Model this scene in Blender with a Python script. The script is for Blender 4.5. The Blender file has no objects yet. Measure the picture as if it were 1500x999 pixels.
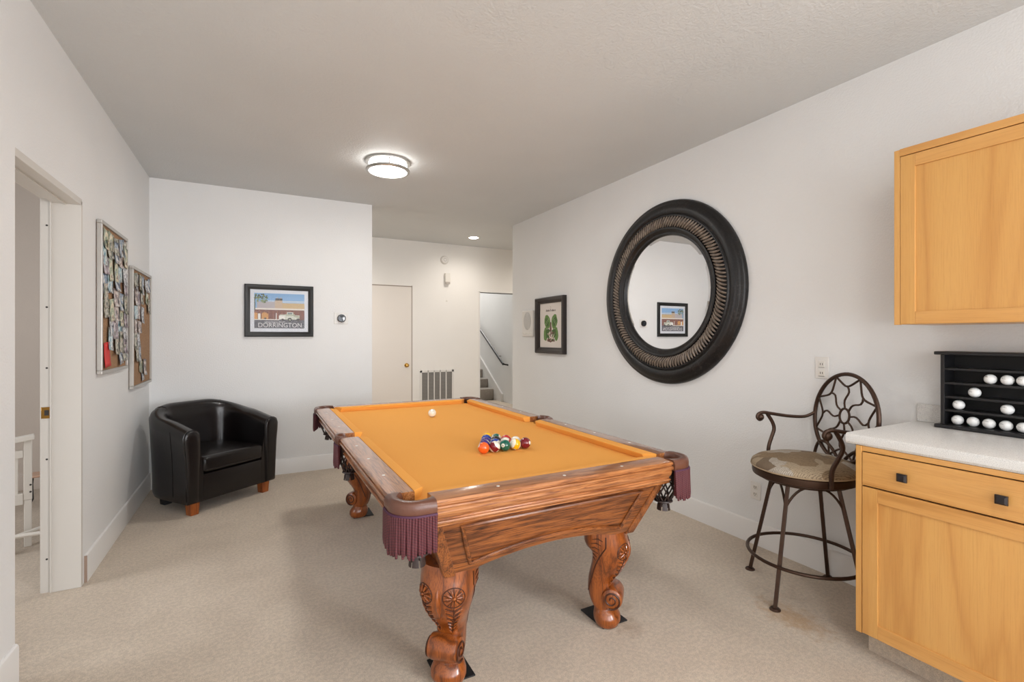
import bpy, bmesh, math, random
from mathutils import Vector, Matrix, Euler
random.seed(7)
PI = math.pi
C = bpy.context.scene.collection
sc = bpy.context.scene

# ------------------------------------------------------------------ camera
YAW = math.atan(374.4 / 708.33)
cam_d = bpy.data.cameras.new('camera')
cam_d.sensor_width = 36.0
cam_d.lens = 36.0 * 708.33 / 1500
cam_d.shift_y = -6.4 / 1500
cam_d.clip_start = 0.05
cam = bpy.data.objects.new('camera', cam_d)
cam.location = (0, 0, 1.345)
cam.rotation_euler = (PI / 2, 0, -YAW)
C.objects.link(cam)
sc.camera = cam

# ------------------------------------------------------------------ world, lights, exposure
sc.view_settings.view_transform = 'Standard'
sc.view_settings.look = 'None'
sc.view_settings.gamma = 1
sc.view_settings.use_curve_mapping = False
sc.view_settings.exposure = 0.40
w = bpy.data.worlds.new('world'); sc.world = w
w.use_nodes = True
w.node_tree.nodes['Background'].inputs[0].default_value = (0.75, 0.85, 1.0, 1)
w.node_tree.nodes['Background'].inputs[1].default_value = 1.0

def area(name, loc, rot, sx, sy, power, col=(1, 1, 1), spread=PI):
    l = bpy.data.lights.new(name, 'AREA'); l.shape = 'RECTANGLE'
    l.size = sx; l.size_y = sy; l.energy = power; l.color = col; l.spread = spread
    o = bpy.data.objects.new(name, l); o.location = loc; o.rotation_euler = rot
    C.objects.link(o); return o
def point(name, loc, power, col, r=.05):
    l = bpy.data.lights.new(name, 'POINT'); l.energy = power; l.color = col; l.shadow_soft_size = r
    o = bpy.data.objects.new(name, l); o.location = loc; C.objects.link(o); return o
# daylight through the wide window in the wall behind the camera
area('rear_window_daylight', (0.75, -3.12, 1.35), (PI / 2, 0, 0), 2.7, 2.0, 70, (0.95, 0.97, 1.0))
area('right_rear_fill', (2.80, -2.0, 1.55), (PI / 2, 0, PI / 2 - .62), 1.3, 1.2, 135, (0.97, 0.97, 1.0))  # fill added to brighten the left wall; the wall here has no opening
area('side_room_window_standin', (-3.3, 3.0, 1.5), (PI / 2, 0, -PI / 2), 1.4, 1.2, 36, (0.95, 0.96, 1.0))  # area light standing in for an unseen side-room window
area('stairwell_window_standin', (3.9, 10.9, 4.3), (-0.5, 0, 0), 1.2, 1.0, 60, (1.0, 0.97, 0.93))  # unseen stand-in light for the stairwell; no window is built
LAMP_EMIT = 62.0
DOWNLIGHT_W = 3.6

# ------------------------------------------------------------------ room numbers
XL, XR, YB, YF, ZC = -0.832, 2.862, 5.24, 6.92, 2.744
YR = -3.2

# ------------------------------------------------------------------ materials
def newmat(name):
    m = bpy.data.materials.new(name); m.use_nodes = True
    nt = m.node_tree; b = nt.nodes['Principled BSDF']
    return m, nt, b
def srgb(r, g, b):
    f = lambda c: (c / 255 / 12.92) if c / 255 <= .04045 else ((c / 255 + .055) / 1.055) ** 2.4
    return (f(r), f(g), f(b), 1)
def N(nt, t, **kw):
    n = nt.nodes.new(t)
    for k, v in kw.items():
        if k in n.inputs: n.inputs[k].default_value = v
        else: setattr(n, k, v)
    return n
def plain(name, col, rough=.5, metal=0, spec=None, coat=0, emit=None, es=0, bump=0, bscale=200):
    m, nt, b = newmat(name)
    b.inputs['Base Color'].default_value = col
    b.inputs['Roughness'].default_value = rough
    b.inputs['Metallic'].default_value = metal
    if spec is not None: b.inputs['Specular IOR Level'].default_value = spec
    if coat: b.inputs['Coat Weight'].default_value = coat; b.inputs['Coat Roughness'].default_value = .08
    if emit: b.inputs['Emission Color'].default_value = emit; b.inputs['Emission Strength'].default_value = es
    if bump:
        tc = N(nt, 'ShaderNodeTexCoord'); n = N(nt, 'ShaderNodeTexNoise', Scale=bscale, Detail=3.0)
        nt.links.new(tc.outputs['Object'], n.inputs['Vector'])
        bp = N(nt, 'ShaderNodeBump', Strength=bump, Distance=.002)
        nt.links.new(n.outputs['Fac'], bp.inputs['Height']); nt.links.new(bp.outputs['Normal'], b.inputs['Normal'])
    return m
def ramp(nt, stops, interp='LINEAR'):
    r = nt.nodes.new('ShaderNodeValToRGB'); cr = r.color_ramp; cr.interpolation = interp
    while len(cr.elements) < len(stops): cr.elements.new(.5)
    for e, (p, c) in zip(cr.elements, stops): e.position = p; e.color = c
    return r
def painted(name, col, scale=55, strength=.35, rough=.55, dist=.003):
    m, nt, b = newmat(name)
    tc = N(nt, 'ShaderNodeTexCoord')
    n1 = N(nt, 'ShaderNodeTexNoise', Scale=scale, Detail=2.0, Roughness=.5)
    n2 = N(nt, 'ShaderNodeTexNoise', Scale=1.3, Detail=2.0)
    nt.links.new(tc.outputs['Object'], n1.inputs['Vector']); nt.links.new(tc.outputs['Object'], n2.inputs['Vector'])
    r = ramp(nt, [(.40, (0, 0, 0, 1)), (.62, (1, 1, 1, 1))])
    nt.links.new(n1.outputs['Fac'], r.inputs['Fac'])
    bp = N(nt, 'ShaderNodeBump', Strength=strength, Distance=dist)
    nt.links.new(r.outputs['Color'], bp.inputs['Height']); nt.links.new(bp.outputs['Normal'], b.inputs['Normal'])
    c2 = tuple(c * .96 for c in col[:3]) + (1,)
    r2 = ramp(nt, [(.35, c2), (.65, col)])
    nt.links.new(n2.outputs['Fac'], r2.inputs['Fac']); nt.links.new(r2.outputs['Color'], b.inputs['Base Color'])
    b.inputs['Roughness'].default_value = rough
    return m
def wood(name, light, mid, dark, axis='x', rings=9.0, grain=1.0, rough=.38, coat=.3, dist=2.5, contrast=1.0):
    """grain runs along the given object axis"""
    m, nt, b = newmat(name)
    tc = N(nt, 'ShaderNodeTexCoord'); mp = nt.nodes.new('ShaderNodeMapping')
    s = {'x': (.12, 1, 1), 'y': (1, .12, 1), 'z': (1, 1, .12)}[axis]
    mp.inputs['Scale'].default_value = s
    nt.links.new(tc.outputs['Object'], mp.inputs['Vector'])
    n = N(nt, 'ShaderNodeTexNoise', Scale=rings, Detail=3.0, Distortion=dist * .3)
    nt.links.new(mp.outputs['Vector'], n.inputs['Vector'])
    mul = N(nt, 'ShaderNodeMath', operation='MULTIPLY'); mul.inputs[1].default_value = 9.0
    nt.links.new(n.outputs['Fac'], mul.inputs[0])
    fr = N(nt, 'ShaderNodeMath', operation='PINGPONG'); fr.inputs[1].default_value = 1.0
    nt.links.new(mul.outputs[0], fr.inputs[0])
    mp2 = nt.nodes.new('ShaderNodeMapping')
    mp2.inputs['Scale'].default_value = {'x': (.03, 1, 1), 'y': (1, .03, 1), 'z': (1, 1, .03)}[axis]
    nt.links.new(tc.outputs['Object'], mp2.inputs['Vector'])
    fine = N(nt, 'ShaderNodeTexNoise', Scale=260.0, Detail=4.0, Roughness=.7)
    nt.links.new(mp2.outputs['Vector'], fine.inputs['Vector'])
    r1 = ramp(nt, [(0.0, dark), (.30 * contrast, mid), (1.0, light)])
    nt.links.new(fr.outputs[0], r1.inputs['Fac'])
    r2 = ramp(nt, [(.36, tuple(c * .62 for c in mid[:3]) + (1,)), (.52, (1, 1, 1, 1))])
    nt.links.new(fine.outputs['Fac'], r2.inputs['Fac'])
    mx = nt.nodes.new('ShaderNodeMixRGB'); mx.blend_type = 'MULTIPLY'; mx.inputs['Fac'].default_value = grain
    nt.links.new(r1.outputs['Color'], mx.inputs['Color1']); nt.links.new(r2.outputs['Color'], mx.inputs['Color2'])
    nt.links.new(mx.outputs['Color'], b.inputs['Base Color'])
    b.inputs['Roughness'].default_value = rough
    b.inputs['Coat Weight'].default_value = coat; b.inputs['Coat Roughness'].default_value = .14
    return m
def carpet_mat(name, c1, c2, stains=True):
    m, nt, b = newmat(name)
    tc = N(nt, 'ShaderNodeTexCoord')
    n1 = N(nt, 'ShaderNodeTexNoise', Scale=230.0, Detail=4.0, Roughness=.75)
    n2 = N(nt, 'ShaderNodeTexNoise', Scale=3.2, Detail=4.0, Distortion=.6)
    n3 = N(nt, 'ShaderNodeTexNoise', Scale=60.0, Detail=2.0)
    for n in (n1, n2, n3): nt.links.new(tc.outputs['Object'], n.inputs['Vector'])
    r1 = ramp(nt, [(.30, c2), (.62, c1)])
    nt.links.new(n1.outputs['Fac'], r1.inputs['Fac'])
    r2 = ramp(nt, [(.35, (.90, .89, .88, 1)), (.65, (1, 1, 1, 1))])
    nt.links.new(n2.outputs['Fac'], r2.inputs['Fac'])
    mx = nt.nodes.new('ShaderNodeMixRGB'); mx.blend_type = 'MULTIPLY'; mx.inputs['Fac'].default_value = 1
    nt.links.new(r1.outputs['Color'], mx.inputs['Color1']); nt.links.new(r2.outputs['Color'], mx.inputs['Color2'])
    r3 = ramp(nt, [(.40, (.86, .86, .86, 1)), (.6, (1, 1, 1, 1))])
    nt.links.new(n3.outputs['Fac'], r3.inputs['Fac'])
    mx2 = nt.nodes.new('ShaderNodeMixRGB'); mx2.blend_type = 'MULTIPLY'; mx2.inputs['Fac'].default_value = 1
    nt.links.new(mx.outputs['Color'], mx2.inputs['Color1']); nt.links.new(r3.outputs['Color'], mx2.inputs['Color2'])
    last = mx2.outputs['Color']
    if stains:
        for (x, y, rad, sx, col, st) in ((1.53, 1.73, .10, 1.0, srgb(120, 84, 30), .42), (2.27, 1.42, .13, .55, srgb(170, 120, 45), .55),
                                         (1.62, 1.86, .06, 1.2, srgb(130, 95, 40), .25)):
            mp = nt.nodes.new('ShaderNodeMapping'); mp.vector_type = 'POINT'
            mp.inputs['Location'].default_value = (-x, -y * sx, 0); mp.inputs['Scale'].default_value = (1, sx, 0)
            nz = N(nt, 'ShaderNodeTexNoise', Scale=25.0, Detail=3.0)
            nt.links.new(tc.outputs['Object'], mp.inputs['Vector']); nt.links.new(tc.outputs['Object'], nz.inputs['Vector'])
            ln = N(nt, 'ShaderNodeVectorMath', operation='LENGTH'); nt.links.new(mp.outputs['Vector'], ln.inputs[0])
            ad = N(nt, 'ShaderNodeMath', operation='MULTIPLY_ADD'); ad.inputs[1].default_value = rad * 1.6; 
            nt.links.new(nz.outputs['Fac'], ad.inputs[0]); nt.links.new(ln.outputs['Value'], ad.inputs[2])
            mr = N(nt, 'ShaderNodeMapRange'); mr.inputs['From Min'].default_value = rad * .8 + rad * .2; mr.inputs['From Max'].default_value = rad * .8 + rad * .9
            mr.inputs['To Min'].default_value = st; mr.inputs['To Max'].default_value = 0
            nt.links.new(ad.outputs[0], mr.inputs['Value'])
            mm = nt.nodes.new('ShaderNodeMixRGB'); mm.inputs['Color2'].default_value = col
            nt.links.new(mr.outputs[0], mm.inputs['Fac']); nt.links.new(last, mm.inputs['Color1'])
            last = mm.outputs['Color']
    nt.links.new(last, b.inputs['Base Color'])
    b.inputs['Roughness'].default_value = 1.0; b.inputs['Specular IOR Level'].default_value = .1
    b.inputs['Sheen Weight'].default_value = .25
    bp = N(nt, 'ShaderNodeBump', Strength=.8, Distance=.006)
    nt.links.new(n1.outputs['Fac'], bp.inputs['Height']); nt.links.new(bp.outputs['Normal'], b.inputs['Normal'])
    return m

M_WALL = painted('white_wall_paint', srgb(230, 230, 229), 100, .20)
M_CEIL = painted('ceiling_paint', srgb(212, 214, 214), 80, .24, .6, .004)
M_TRIM = plain('white_trim_paint', srgb(228, 226, 223), .35)
M_JAMB = plain('jamb_paint', srgb(206, 202, 195), .4)
M_TAN = painted('tan_wall_paint', srgb(214, 202, 190), 110, .15)
M_HALL = painted('hall_wall_paint', srgb(236, 233, 228), 110, .12)
M_CARPET = carpet_mat('beige_carpet', srgb(230, 214, 194), srgb(188, 170, 148))
M_STAIR = carpet_mat('stair_carpet', srgb(190, 182, 172), srgb(140, 132, 124), False)
OAK = (srgb(152, 90, 42), srgb(132, 76, 36), srgb(92, 48, 18))
OAK_GLARE = (srgb(182, 122, 74), srgb(170, 108, 60), srgb(140, 84, 42))  # lit copy of the oak above, rail-top glare painted into the colour
M_OAKX = wood('oak_lengthwise', *OAK, 'x', 13, coat=.25)
M_OAKY = wood('oak_crosswise', *OAK, 'y', 13, coat=.25)
M_OAKZ = wood('oak_upright', *OAK, 'z', 13)
M_RAILX = wood('polished_glare_oak_lengthwise', *OAK_GLARE, 'x', 20, .8, .3, 1.0)
M_RAILY = wood('polished_glare_oak_crosswise', *OAK_GLARE, 'y', 20, .8, .3, 1.0)
M_LEG = wood('carved_oak', srgb(156, 84, 32), srgb(138, 70, 22), srgb(98, 46, 12), 'z', 9, .6, .28, .5)
M_CARVE = plain('dark_carved_recess', srgb(64, 28, 10), .4)
M_FELT = plain('tan_orange_felt', srgb(238, 166, 74), .95, bump=.25, bscale=900)
M_FELT.node_tree.nodes['Principled BSDF'].inputs['Sheen Weight'].default_value = .0
M_PEARL = plain('pearl_inlay', srgb(235, 232, 225), .2)
M_MAPLEZ = wood('maple_upright', srgb(214, 162, 92), srgb(209, 155, 86), srgb(199, 143, 76), 'z', 3, .12, .35, .25)
M_MAPLEY = wood('maple_level', srgb(214, 160, 92), srgb(206, 150, 82), srgb(190, 134, 68), 'y', 3, .15, .35, .25)
M_DARKGAP = plain('shadow_gap', srgb(40, 24, 12), .8)
M_BRONZE = plain('dark_bronze_metal', srgb(74, 56, 46), .42, .75, bump=.3, bscale=60)
M_BLACKW = plain('black_painted_wood', srgb(26, 26, 28), .35, bump=.15, bscale=120)
M_KNOB = plain('black_iron_knob', srgb(38, 34, 36), .3, .3)
M_BRASS = plain('brass', srgb(190, 150, 80), .25, 1)
M_NICKEL = plain('brushed_nickel', srgb(190, 188, 184), .3, .9)
M_PLASTIC = plain('white_plastic', srgb(224, 221, 216), .35)
M_IVORY = plain('ivory_plastic', srgb(222, 218, 210), .4)
M_SLOT = plain('dark_slot', srgb(50, 46, 44), .6)
M_BLACKGL = plain('black_gloss_plastic', srgb(12, 12, 14), .12)
M_RUBBER = plain('black_rubber', srgb(22, 22, 24), .7)

def leather(name, c, rough, bump=.15):
    m, nt, b = newmat(name)
    tc = N(nt, 'ShaderNodeTexCoord'); v = N(nt, 'ShaderNodeTexVoronoi', Scale=260.0)
    n = N(nt, 'ShaderNodeTexNoise', Scale=6.0, Detail=3.0)
    nt.links.new(tc.outputs['Object'], v.inputs['Vector']); nt.links.new(tc.outputs['Object'], n.inputs['Vector'])
    ad = N(nt, 'ShaderNodeMath', operation='MULTIPLY_ADD'); ad.inputs[1].default_value = 6.0
    nt.links.new(n.outputs['Fac'], ad.inputs[0]); nt.links.new(v.outputs['Distance'], ad.inputs[2])
    bp = N(nt, 'ShaderNodeBump', Strength=bump, Distance=.004)
    nt.links.new(ad.outputs[0], bp.inputs['Height']); nt.links.new(bp.outputs['Normal'], b.inputs['Normal'])
    b.inputs['Base Color'].default_value = c; b.inputs['Roughness'].default_value = rough
    return m
M_LEATHER = leather('dark_brown_leather', srgb(20, 16, 16), .22, .10)
M_PLEATHER = leather('brown_pocket_leather', srgb(98, 62, 48), .3, .08)
M_NET = plain('dark_pocket_leather', srgb(46, 32, 28), .5)
M_CHLEG = wood('cherry_chair_leg', srgb(176, 98, 38), srgb(160, 84, 30), srgb(130, 62, 20), 'z', 9, .4)

def fringe_mat():
    m, nt, b = newmat('maroon_twisted_cord')
    tc = N(nt, 'ShaderNodeTexCoord'); mp = nt.nodes.new('ShaderNodeMapping')
    mp.inputs['Rotation'].default_value = (0, 0, 0); mp.inputs['Scale'].default_value = (60, 60, 110)
    nt.links.new(tc.outputs['Object'], mp.inputs['Vector'])
    sp = nt.nodes.new('ShaderNodeSeparateXYZ'); nt.links.new(mp.outputs['Vector'], sp.inputs[0])
    a = N(nt, 'ShaderNodeMath', operation='ADD'); nt.links.new(sp.outputs['X'], a.inputs[0]); nt.links.new(sp.outputs['Y'], a.inputs[1])
    a2 = N(nt, 'ShaderNodeMath', operation='ADD'); nt.links.new(a.outputs[0], a2.inputs[0]); nt.links.new(sp.outputs['Z'], a2.inputs[1])
    pp = N(nt, 'ShaderNodeMath', operation='PINGPONG'); pp.inputs[1].default_value = .5; nt.links.new(a2.outputs[0], pp.inputs[0])
    r = ramp(nt, [(0, srgb(58, 22, 30)), (.5, srgb(100, 42, 48))]); nt.links.new(pp.outputs[0], r.inputs['Fac'])
    nt.links.new(r.outputs['Color'], b.inputs['Base Color']); b.inputs['Roughness'].default_value = .6
    return m
M_FRINGE = fringe_mat()
M_BRAID = plain('purple_braid_trim', srgb(70, 32, 58), .7)

# ------------------------------------------------------------------ mesh helper
def smooth_path(P_, k=5):
    P_ = [Vector(p) for p in P_]; out = []
    for i in range(len(P_) - 1):
        a, b, c, d = P_[max(i - 1, 0)], P_[i], P_[i + 1], P_[min(i + 2, len(P_) - 1)]
        for j in range(k):
            t = j / k; out.append(.5 * ((2 * b) + (c - a) * t + (2 * a - 5 * b + 4 * c - d) * t * t + (3 * b - a - 3 * c + d) * t ** 3))
    return out + [P_[-1]]
class MB:
    def __init__(s): s.v = []; s.f = []; s.mi = []; s.k = 0
    def add(s, vs, fs):
        o = len(s.v); s.v += [tuple(p) for p in vs]
        for f in fs: s.f.append([i + o for i in f]); s.mi.append(s.k)
        return s
    def box(s, x0, x1, y0, y1, z0, z1, M=None):
        vs = [Vector((x, y, z)) for x in (x0, x1) for y in (y0, y1) for z in (z0, z1)]
        if M: vs = [M @ v for v in vs]
        return s.add(vs, [(0, 1, 3, 2), (4, 6, 7, 5), (0, 4, 5, 1), (2, 3, 7, 6), (0, 2, 6, 4), (1, 5, 7, 3)])
    def prism(s, pts, fn, a0, a1):
        """pts: 2D polygon; fn(p,q,a)->xyz"""
        n = len(pts)
        vs = [fn(p, q, a0) for p, q in pts] + [fn(p, q, a1) for p, q in pts]
        fs = [[i, (i + 1) % n, (i + 1) % n + n, i + n] for i in range(n)]
        fs += [list(range(n))[::-1], [i + n for i in range(n)]]
        return s.add(vs, fs)
    def loft(s, rings, closed_ring=True, caps=True, closed_path=False):
        n = len(rings[0]); m = len(rings); vs = [p for r in rings for p in r]; fs = []
        for j in range(m if closed_path else m - 1):
            k = (j + 1) % m
            for i in range(n if closed_ring else n - 1):
                i2 = (i + 1) % n
                fs.append([j * n + i, j * n + i2, k * n + i2, k * n + i])
        if caps and not closed_path and closed_ring:
            fs.append(list(range(n))[::-1]); fs.append([(m - 1) * n + i for i in range(n)])
        return s.add(vs, fs)
    def tube(s, pts, r, n=8, closed=False, flat=1.0):
        pts = [Vector(p) for p in pts]; m = len(pts); rings = []
        up = Vector((0, 0, 1)); prev = None
        for i, p in enumerate(pts):
            a = pts[(i - 1) % m] if (closed or i > 0) else p
            b = pts[(i + 1) % m] if (closed or i < m - 1) else p
            t = (b - a).normalized()
            if prev is None:
                ref = up if abs(t.z) < .9 else Vector((1, 0, 0))
                u = t.cross(ref).normalized()
            else:
                u = (prev - t * prev.dot(t))
                u = u.normalized() if u.length > 1e-6 else t.orthogonal().normalized()
            prev = u; v = t.cross(u)
            rr = r[i] if isinstance(r, (list, tuple)) else r
            rings.append([p + u * math.cos(2 * PI * k / n) * rr + v * math.sin(2 * PI * k / n) * rr * flat for k in range(n)])
        return s.loft(rings, True, not closed, closed)
    def lathe(s, prof, n=24, c=(0, 0, 0), axis='z', sweep=2 * PI, start=0):
        full = abs(sweep - 2 * PI) < 1e-6; m = n if full else n + 1; rings = []
        for i in range(m):
            a = start + sweep * i / n; ring = []
            for r, z in prof:
                p = (r * math.cos(a), r * math.sin(a), z)
                if axis == 'x': p = (p[2], p[0], p[1])
                if axis == 'y': p = (p[0], p[2], p[1])
                ring.append((p[0] + c[0], p[1] + c[1], p[2] + c[2]))
            rings.append(ring)
        return s.loft(rings, False, False, full)
    def sphere(s, c, r, n=16, m=10, sc=(1, 1, 1)):
        rings = []
        for j in range(1, m):
            t = PI * j / m
            rings.append([(c[0] + r * sc[0] * math.sin(t) * math.cos(2 * PI * i / n), c[1] + r * sc[1] * math.sin(t) * math.sin(2 * PI * i / n), c[2] + r * sc[2] * math.cos(t)) for i in range(n)])
        o = len(s.v); s.loft(rings, True, False)
        s.add([(c[0], c[1], c[2] + r * sc[2]), (c[0], c[1], c[2] - r * sc[2])], [])
        t, b = len(s.v) - 2, len(s.v) - 1
        for i in range(n):
            s.f.append([t, o + i, o + (i + 1) % n]); s.mi.append(s.k)
            s.f.append([b, o + (m - 2) * n + (i + 1) % n, o + (m - 2) * n + i]); s.mi.append(s.k)
        return s
    def grid(s, fn, nu, nv):
        vs = [fn(i / nu, j / nv) for j in range(nv + 1) for i in range(nu + 1)]
        fs = [[j * (nu + 1) + i, j * (nu + 1) + i + 1, (j + 1) * (nu + 1) + i + 1, (j + 1) * (nu + 1) + i] for j in range(nv) for i in range(nu)]
        return s.add(vs, fs)
    def xf(s, M, start=0):
        for i in range(start, len(s.v)): s.v[i] = tuple(M @ Vector(s.v[i]))
        return s
    def build(s, name, mat, parent=None, smooth=35, bevel=0, bseg=2, recalc=True):
        me = bpy.data.meshes.new(name); me.from_pydata(s.v, [], s.f)
        mats = mat if isinstance(mat, (list, tuple)) else [mat]
        for m in mats: me.materials.append(m)
        for p, k in zip(me.polygons, s.mi): p.material_index = k
        if recalc:
            bm = bmesh.new(); bm.from_mesh(me); bmesh.ops.recalc_face_normals(bm, faces=bm.faces); bm.to_mesh(me); bm.free()
        me.update()
        if smooth:
            me.shade_smooth(); me.set_sharp_from_angle(angle=math.radians(smooth))
        else: me.shade_flat()
        o = bpy.data.objects.new(name, me); C.objects.link(o)
        if parent: o.parent = parent
        if bevel:
            md = o.modifiers.new('bevel', 'BEVEL'); md.width = bevel; md.segments = bseg; md.limit_method = 'ANGLE'; md.angle_limit = math.radians(40)
            if hasattr(md, 'harden_normals'): md.harden_normals = False
        return o
def tag(o, label, cat, group=None, kind=None):
    o['label'] = label; o['category'] = cat
    if group: o['group'] = group
    if kind: o['kind'] = kind
    return o
def thing(name, label, cat, loc=(0, 0, 0), rz=0, group=None):
    o = bpy.data.objects.new(name, None); C.objects.link(o); o.location = loc; o.rotation_euler = (0, 0, rz)
    o.empty_display_size = .1
    return tag(o, label, cat, group)
def struct(name, mb, mat, label, parent=None, **kw):
    o = mb.build(name, mat, parent, **kw)
    if not parent: o['kind'] = 'structure'; o['label'] = label; o['category'] = name.split('_')[0]
    return o

# ------------------------------------------------------------------ the setting
T = .165
OY0, OY1, OZ = 2.572, 3.39, 2.075          # left doorway
mb = MB().box(XL - T, XL, YR, OY0, 0, ZC).box(XL - T, XL, OY1, YB + .16, 0, ZC).box(XL - T, XL, OY0, OY1, OZ, ZC)
struct('wall_left', mb, M_WALL, 'white textured left wall with an open doorway', smooth=0)
struct('wall_back', MB().box(XL, 1.087, YB, YB + .16, 0, ZC), M_WALL, 'white back wall behind the armchair', smooth=0)
struct('wall_right', MB().box(XR, XR + .16, YR, 5.40, 0, ZC), M_WALL, 'long white right wall holding the round mirror', smooth=0)
mb = MB().box(.05, 3.09, YF, YF + .13, 0, ZC).box(3.09, 4.05, YF, YF + .13, 2.04, ZC).box(4.05, 4.9, YF, YF + .13, 0, ZC)
struct('wall_far', mb, M_HALL, 'far wall of the hallway beyond the pool table', smooth=0)
struct('wall_hall_left', MB().box(-.1, .05, YB + .16, YF + .13, 0, ZC), M_HALL, 'left end wall of the hallway', smooth=0)
struct('wall_hall_right', MB().box(4.9, 5.05, 5.24, YF + .13, 0, ZC).box(XR + .16, 4.9, 5.24, 5.40, 0, ZC), M_HALL, 'right end walls of the hallway', smooth=0)
# rear wall with the window opening
mb = MB().box(XL - T, -.65, YR - .15, YR, 0, ZC).box(2.15, XR + .16, YR - .15, YR, 0, ZC).box(-.65, 2.15, YR - .15, YR, 0, .3).box(-.65, 2.15, YR - .15, YR, 2.4, ZC)
struct('wall_rear', mb, M_WALL, 'rear wall behind the camera with a wide window', smooth=0)
mb = MB()
for x in (-.65, .25, 1.18, 2.09): mb.box(x, x + .06, YR - .10, YR - .04, .3, 2.4)
mb.box(-.65, 2.15, YR - .10, YR - .04, .3, .36).box(-.65, 2.15, YR - .10, YR - .04, 2.34, 2.4)
struct('window_1', mb, M_TRIM, 'wide window in the rear wall', smooth=0)
mb = MB()
for y in (-2.70, -2.03, -1.36): mb.box(XR - .03, XR - .001, y, y + .06, .92, 2.18)
mb.box(XR - .03, XR - .001, -2.70, -1.30, .90, .96).box(XR - .03, XR - .001, -2.70, -1.30, 2.14, 2.20)
struct('window_2', mb, M_TRIM, 'added window frame on the solid right wall behind the camera', smooth=0)  # frame added to go with the fill light; solid wall behind it
struct('floor', MB().box(-4.2, 5.05, YR - .15, 12.2, -.06, 0), M_CARPET, 'beige carpeted floor', smooth=0)
struct('ceiling', MB().box(-4.2, 5.05, YR - .15, YF + .13, ZC, ZC + .1), M_CEIL, 'textured off-white ceiling', smooth=0)
# side room seen through the doorway
mb = MB().box(-4.2, XL - T, 5.75, 5.9, 0, ZC).box(-4.2, XL - T, .6, .75, 0, ZC).box(-4.2, -4.05, .75, 5.75, 0, ZC)
struct('wall_side_room', mb, M_TAN, 'dim tan walls of the side room through the doorway', smooth=0)
# stairwell
mb = MB().box(3.05, 3.15, YF + .13, 12.0, 0, 5.2).box(4.5, 4.6, YF + .13, 12.0, 0, 5.2).box(3.05, 4.6, 12.0, 12.1, 0, 5.2).box(3.05, 4.6, YF, YF + .13, ZC + .1, 5.2)
struct('wall_stairwell', mb, M_WALL, 'white stairwell walls beyond the hallway opening', smooth=0)
struct('ceiling_stairwell', MB().box(3.05, 4.6, YF, 12.1, 5.2, 5.3), M_CEIL, 'stairwell ceiling', smooth=0)
mb = MB(); y, z = 9.28, .05
pts = [(9.28, 0), (9.28, .24)]
for k in range(8):
    pts += [(9.28 + .285 * (k + 1), .24 + .19 * k), (9.28 + .285 * (k + 1), .24 + .19 * (k + 1))]
pts += [(12.0, pts[-1][1]), (12.0, 0)]
mb.prism(pts, lambda p, q, a: (a, p, q), 3.15, 4.47)
o = tag(mb.build('staircase', M_STAIR, smooth=0, bevel=.02, bseg=3), 'grey carpeted stairs climbing away beyond the hallway opening', 'stairs')
o['kind'] = 'structure'
mb = MB().prism([(8.90, 0), (8.90, .16), (12.0, .16 + 3.1 * .665), (12.0, 1.5), (9.35, 0)], lambda p, q, a: (a, p, q), 4.465, 4.5)
struct('trim_stair_skirt', mb, M_TRIM, 'white sloping skirting board beside the stairs', smooth=0, bevel=.004)
r = thing('handrail', 'black handrail sloping up the stairwell wall beyond the opening', 'handrail', (4.40, 8.70, .79))
MB().tube([(0, 0, 0), (0, .10, .06), (0, 2.2, 1.37)], .022, 8, flat=1.3).build('rail', M_BLACKW, r)
for yy in (.3, 1.6): MB().tube([(0, yy, .045 + .6 * (yy - .05)), (.03, yy, .0 + .6 * (yy - .05)), (.10, yy, .0 + .6 * (yy - .05))], .008, 6).build('bracket', M_BRONZE, r)
MB().tube([(0, 0, 0), (.10, -.02, -.02)], .016, 8).build('rail_return', M_BLACKW, r)

# baseboards: profile in (off-wall, z)
BP = [(0, 0), (.013, 0), (.013, .135), (.010, .144), (.004, .149), (0, .149)]
def baseboard(name, fn, a0, a1, label, mat=M_TRIM):
    return struct(name, MB().prism(BP, fn, a0, a1), mat, label, smooth=30)
fl = lambda p, q, a: (XL + p, a, q)
o = baseboard('baseboard_left', fl, OY1 + .04, YB, 'white baseboard along the left wall past the doorway')
baseboard('baseboard_left_near', fl, YR, OY0 - .004, 'white baseboard stub at the near side of the doorway')
mb = MB().box(XL, XL + .0125, OY1 + .037, OY1 + .0402, 0, .146)
struct('trim_baseboard_end', mb, plain('raw_board_end', srgb(150, 128, 112), .8), 'bare cut end of the left baseboard', smooth=0)
baseboard('baseboard_back', lambda p, q, a: (a, YB - p, q), XL, 1.087, 'white baseboard along the back wall')
baseboard('baseboard_right', lambda p, q, a: (XR - p, a, q), 1.13, 5.40, 'white baseboard along the right wall')
baseboard('baseboard_far', lambda p, q, a: (a, YF - p, q), 2.02, 3.08, 'white baseboard of the hallway far wall')
baseboard('baseboard_side_room', lambda p, q, a: (a, 5.75 - p, q), -4.0, XL - T, 'baseboard in the side room', M_TAN)

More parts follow.
